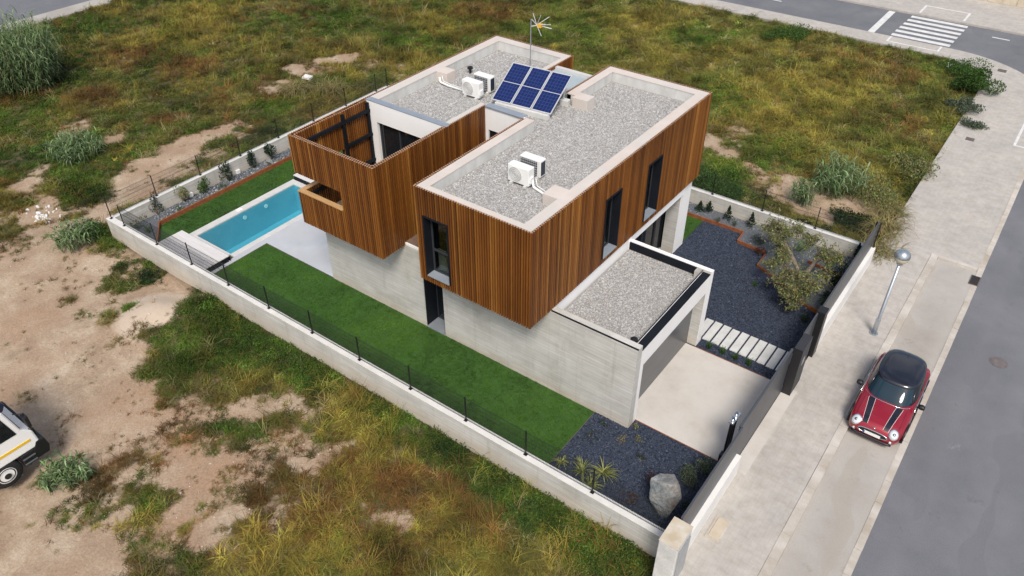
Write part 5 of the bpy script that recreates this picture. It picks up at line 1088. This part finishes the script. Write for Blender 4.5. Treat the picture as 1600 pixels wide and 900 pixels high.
tips = [(l[-1], s) for l, s in zip(limbs, (.62, .45, .55, .36, .5, .42, .45))]+[((-1.3, .7, 1.65), .48), ((-2.05, 1.25, 1.35), .42), ((.4, .5, 1.45), .45), ((.75, .1, 1.5), .36), ((.1, -1.3, 1.15), .58), ((.3, -1.9, .85), .45), ((-.1, -2.0, .8), .36), ((.38, -2.25, .62), .26), ((-.75, -.4, 1.2), .28), ((-1.5, .4, 1.3), .3), ((.55, -1.6, .95), .4), ((-.55, -1.5, 1.0), .42), ((-1.0, -.3, 1.35), .36), ((.9, -.7, 1.2), .36), ((-.9, 1.1, 1.7), .42)]
C = []; tw = MB()
for (cx, cy, cz), s in tips:
    for j in range(int(36*s/.5)):
        q = Vector((rnd.gauss(0, 1), rnd.gauss(0, 1), rnd.gauss(.15, .7))).normalized()*s*rnd.uniform(.25, 1.4)*(1.0 if rnd.random() < .8 else 1.3); e_ = Vector((cx, cy, cz))+q
        tw.tube([(cx, cy, cz), tuple(Vector((cx, cy, cz))+q*.55+Vector((0, 0, .04))), tuple(e_)], [.012, .007, .003], 4)
        m_ = 20; tt = rng.uniform(.3, 1.08, (m_, 1)); C.append(np.array((cx, cy, cz))+np.array(q)*tt+rng.normal(0, .055, (m_, 3)))
C = np.concatenate(C); put(bpy.data.objects.new('crown', leafmesh('crown', *leaves(C, .092, tints(len(C), PAL['olive'], .3), .2, .45), M['leaf'])), OT, local=True)
tag(tw.build('twigs', M['bark'], OT, True, local=True), kind='stuff')
# ------------------------------------------------------------------ reeds and bushes outside the walls
reeds('huge blue-green reed thicket at the upper left edge by the road', -43.8, 2.3, 2.3, 4.1, 480, nl=13)
reeds('rounded blue-green reed clump above the sandy track', -32.6, -.4, 1.15, 1.2, 100)
reeds('reed clump leaning against the outer corner of the pool-side wall', -25.15, -4.85, .8, 1.0, 65)
reeds('small fresh green reed tuft in front of the lorry wheel', -13.3, -12.0, .62, .7, 45)
reeds('silvery reed clump behind the wall with the olive tree', .55, 19.6, 1.1, 1.6, 80)
reeds('narrow green reed clump between bare soil patches behind the far wall', -.55, 17.6, .5, 1.1, 32)
for (x, y, r_, h_, pal, n, sz, lb) in ((3.3, 36.0, 1.15, 1.3, 'green', 1500, .11, 'big round green bush on the pavement edge at the street corner'), (2.0, 38.6, 1.6, .7, 'green', 900, .10, 'green bramble behind the round bush at the street corner'), (3.5, 32.8, .8, .7, 'grey', 600, .1, 'grey-green bush on the pavement edge below the round corner bush'), (4.2, 30.7, .65, .45, 'grey', 420, .09, 'low grey-green clump reaching onto the far pavement'),
        (-4.4, 16.3, 1.5, .75, 'green', 1500, .10, 'leafy green bush just behind the far wall next to the wooden block'), (3.0, 23.6, 1.0, .7, 'olive', 600, .09, 'olive bush at the pavement edge halfway up the field'), (1.9, 16.9, .8, .6, 'dark', 500, .09, 'dark low bush behind the far corner of the plot'), (.6, 15.4, .5, .4, 'dark', 260, .08, 'small dark bush behind the wall left of the far corner'),
        (2.6, 19.6, 1.0, .8, 'olive', 700, .09, 'olive-coloured bush by the pavement behind the reed clump'), (-25.0, -4.1, .6, .7, 'green', 360, .09, 'green bush at the outer foot of the pool-side corner'), (-20.6, -4.35, .5, .35, 'dark', 220, .08, 'dark weeds against the outer wall below the pool deck'), (-9.0, 38.0, 1.5, .7, 'green', 700, .11, 'green bush by the far pavement above the field')):
    shrub('wild_bush', lb, x, y, float(ground_z(x, y)), r_*1.15, h_, pal, n*4, sz*1.05, 'bush', None, False, 9)
for x, y, L, n, pal, lb in ((3.25, 17.2, 1.25, 420, 'straw', 'big yellow-green grass tussock overhanging the pavement behind the far corner'), (3.75, 15.4, 1.0, 300, 'straw', 'yellow-green grass tussock at the end of the street wall'), (3.2, 18.9, 1.0, 260, 'straw', 'farther yellow-green grass tussock at the pavement edge'), (-29.5, 11.8, 1.3, 320, 'straw', 'tall straw-coloured grass clump near the pale track beyond the pool side'), (-28.0, 13.0, 1.2, 280, 'straw', 'second straw-coloured grass clump near the pale track')):
    clump('grass_tussock', lb, x, y, float(ground_z(x, y)), n, L, .028, .7, .9, pal, 'tussock', None, .35)
# ------------------------------------------------------------------ weeds of the field (nobody could count them)
def tuftmesh(n, L, w, lean, droop, spread, seg=2):
    V, F, _ = blades(n, L, w, lean, droop, 'green', spread, -.02, seg); return leafmesh('tuft', V, F, None, M['grass'])
def weedmesh(n, r, h, sz):
    q = rng.normal(0, 1, (n, 3)); q /= np.linalg.norm(q, axis=1)[:, None]; q[:, 2] = np.abs(q[:, 2])
    C = q*rng.uniform(.4, 1, (n, 1))*np.array([r, r, h]); V, F, _ = leaves(C, sz, np.ones((n, 3)), .6, .55); return leafmesh('weed', V, F, None, M['grass'])
protos = [tuftmesh(26, .34, .020, .75, .7, .10), tuftmesh(22, .60, .020, .45, .8, .09, 3), tuftmesh(30, .26, .018, 1.15, .4, .13), weedmesh(46, .22, .26, .085), weedmesh(60, .26, .42, .06), tuftmesh(9, .95, .016, .22, .35, .06, 3)]
def field(dens):
    out = []
    for (x0, y0, x1, y1, d) in ((-34, -17, 3.4, -3.7, dens*1.35), (-54, -17, -34, 41, dens*.55), (-34, -3.7, -24.4, 41, dens*.95), (-24.4, 14.3, 4.0, 27, dens), (-24.4, 27, 4.0, 41, dens*.75)):
        n = int((x1-x0)*(y1-y0)*d); out.append(np.c_[rng.uniform(x0, x1, n), rng.uniform(y0, y1, n)])
    Q = np.concatenate(out); x, y = Q[:, 0], Q[:, 1]
    edge = 3.6+.9*(fbm(x, y, .8, 41)-.42)*(y > 14.3); edge = np.where(y < -3.5, 3.2, edge)
    edge = np.minimum(edge, np.where(y > 37.3, 3.58-(y-37.3)*.75, 9))
    nedge = 40.55+.35*(fbm(x, y, .7, 43)-.5)
    ok = (x < edge) & (y < nedge) & (x > -53.6) & ~((x > PX0-.06) & (x < PX1+.05) & (y > PY0-.06) & (y < PY1+.06))
    z = ground_z(x, y); ok &= in_view(np.c_[x, y, z])
    ok &= ~((np.abs(x+15.25) < 1.2) & (y < -11.7) & (y > -20))
    b = bare(x, y); ok &= rng.uniform(0, 1, len(x)) > np.clip(b**1.25*1.04, 0, .988)
    x, y, z, b = x[ok], y[ok], z[ok], b[ok]; n = len(x)
    w_ = {k: np.clip(zone(k, x, y)*1.7+.25, 0, 1) for k in 'gkyr'}
    n1, n2, n3 = fbm(x, y, .35, 61), fbm(x, y, 1.1, 62), fbm(x, y, .55, 63)
    pal = dict(o=np.array((.155, .150, .034)), g=np.array((.076, .138, .018)), k=np.array((.030, .068, .014)), y=np.array((.265, .215, .042)), r=np.array((.185, .090, .030)), s=np.array((.30, .25, .125)))
    foot = ((y < -3.6) & (y > -4.9))*np.clip((fbm(x, y, .5, 58)-.40)*5, 0, 1)
    north = np.clip((y-13)/6, 0, 1)*np.clip((x+30)/8, 0, 1)
    wt = dict(o=np.full(n, .45)+.5*north, g=np.clip((n1-.47)*6, 0, 1)*.9+w_['g']*2.6+foot*1.2, k=np.clip((n2-.62)*6, 0, 1)*.7+w_['k']*3+foot*1.6, y=np.clip((.46-n1)*6, 0, 1)*.8+np.clip((n3-.6)*6, 0, 1)*.6+w_['y']*1.7, r=(np.clip((.40-n2)*6, 0, 1)*.75+w_['r']*1.8)*(1-.55*north)+.9*b, s=np.full(n, .10)+1.0*b)
    tot = sum(wt.values()); u = rng.uniform(0, 1, n)*tot; tint = np.zeros((n, 3)); mean = sum(wt[k][:, None]*pal[k] for k in pal)/tot[:, None]; acc = np.zeros(n); kind = np.zeros(n, int)
    for i, k in enumerate('ogkyrs'):
        s_ = (u >= acc) & (u < acc+wt[k]); tint[s_] = pal[k]; kind[s_] = i; acc += wt[k]
    lump = .18+1.6*fbm(x, y, 1.05, 71, 3)
    tint = (.68*tint+.32*mean)*lump[:, None]*np.exp(rng.normal(0, .26, (n, 1)))*(1+rng.normal(0, .06, (n, 3)))*(1+.26*north)[:, None]
    r_ = rng.uniform(0, 1, n); which = np.where(r_ < .38, 0, np.where(r_ < .56, 2, np.where(r_ < .72, 1, 0)))
    leafy = ((kind == 1) & (r_ > .52)) | ((kind == 2) & (r_ > .3)) | ((kind == 0) & (r_ > .86)); which[leafy] = np.where(rng.uniform(0, 1, leafy.sum()) < .55, 3, 4)
    which[(rng.uniform(0, 1, n) < .06) & (kind >= 3)] = 5
    tall = .40+1.15*fbm(x, y, .9, 71, 3); far = np.clip((np.hypot(x-7.3, y+16.4)-30)/40, 0, 1)
    s = .68*tall*rng.uniform(.7, 1.3, n)*(1-.5*b)*(1+.35*far)
    s *= np.where((y < -3.6) & (y > -4.5), .75+.9*fbm(x, y, .9, 57), 1)
    wind = np.c_[rng.normal(.05, .16, n), rng.normal(0, .16, n), rng.uniform(0, 6.28, n)]
    return scatter('field_weeds', np.c_[x, y, z-.02], wind, np.c_[s*1.15, s*1.15, s*rng.uniform(.75, 1.15, n)], np.clip(tint, .008, .6), which, protos, M['grass'])
fw_ = tag(field(66), 'mixed green, straw and rusty weeds covering the rough field', 'weeds')
# short turf of the lawns
tp = [tuftmesh(16, .050, .006, .7, .4, .035), tuftmesh(14, .060, .006, .5, .5, .03)]
def turf(name, rects, dens):
    pts = np.concatenate([np.c_[rng.uniform(a, c, int((c-a)*(d-b)*dens)), rng.uniform(b, d, int((c-a)*(d-b)*dens))] for a, b, c, d in rects]); x, y = pts.T
    n = len(x); k = .55*fbm(x, y, 1.1, 31)+.45*fbm(x, y, .35, 35, 2); t_ = (np.array((.050, .138, .010))+np.array((.022, .012, .002))*np.clip(vnoise(x, y, .7, 38)*2-1, 0, 1)[:, None])*np.clip(-.25+2.5*k, .3, 2)[:, None]*np.exp(rng.normal(0, .16, (n, 1)))
    s = rng.uniform(.8, 1.3, n); o = scatter(name, np.c_[x, y, np.full(n, -.006)], np.c_[rng.normal(0, .12, (n, 2)), rng.uniform(0, 6.28, n)], np.c_[s, s, s], t_, rng.integers(0, 2, n), tp, M['grass'])
    return tag(o, 'short bright green artificial turf of the lawns', 'turf')
turf('lawn_turf', [(lawnS[0]+.03, -3.3, lawnS[2]-.03, -.03), (-23.15, -1.85, -21.54, 8.9), (-21.75, -3.3, -21.62, -1.85), (-6, 11.0, -3.52, 13.0)], 330)
# stones and rubble
def chunks(name, label, spots, pal):
    P_ = np.array(spots); n = len(P_); z = ground_z(P_[:, 0], P_[:, 1])
    s = P_[:, 2]; tint = np.array(pal)[rng.integers(0, len(pal), n)]*rng.uniform(.85, 1.1, (n, 1))
    o = scatter(name, np.c_[P_[:, :2], z+s*.2], rng.uniform(0, 6.28, (n, 3)), np.c_[s, s*rng.uniform(.6, 1, n), s*rng.uniform(.35, .7, n)], tint, rng.integers(0, 2, n), pb, M['pebble']); return tag(o, label, 'rubble')
sp_ = [(-28.5+rnd.gauss(0, .5), -4.5+rnd.gauss(0, .3), rnd.uniform(.04, .15)) for _ in range(40)]
chunks('rubble', 'heap of white broken rubble beside the sandy track', sp_, [(.66, .65, .62), (.72, .71, .69)])
st2 = []
while len(st2) < 900:
    cx, cy, r_ = rnd.choice(ZONES['d']); x, y = cx+rnd.gauss(0, r_*.8), cy+rnd.gauss(0, r_*.8)
    if (PX0-.3 < x < PX1 and PY0-.3 < y < PY1+.3) or x > 3.4: continue
    st2.append((x, y, min(.06, .018*math.exp(rnd.gauss(0, .5)))))
chunks('loose_stones', 'small pale stones strewn over the bare soil', st2, [(.46, .39, .33), (.50, .44, .38), (.34, .26, .20), (.56, .52, .47), (.22, .16, .12)])
for x, y, a, lb in ((1.35, 38.9, .1, 'white plastic sheet lying in the weeds near the street corner, left half'), (1.95, 38.85, -.1, 'white plastic sheet lying in the weeds near the street corner, right half'), (-30.3, 13.3, .4, 'single pale block lying beside the narrow trodden track')):
    o = MB().prism([(-.25, -.2), (.27, -.22), (.3, .2), (-.22, .23)], 0, .12).build('litter_block', M['rubble']); o.location = (x, y, float(ground_z(x, y))+.2); o.rotation_euler = (.05, .1, a); tag(o, lb, 'litter')
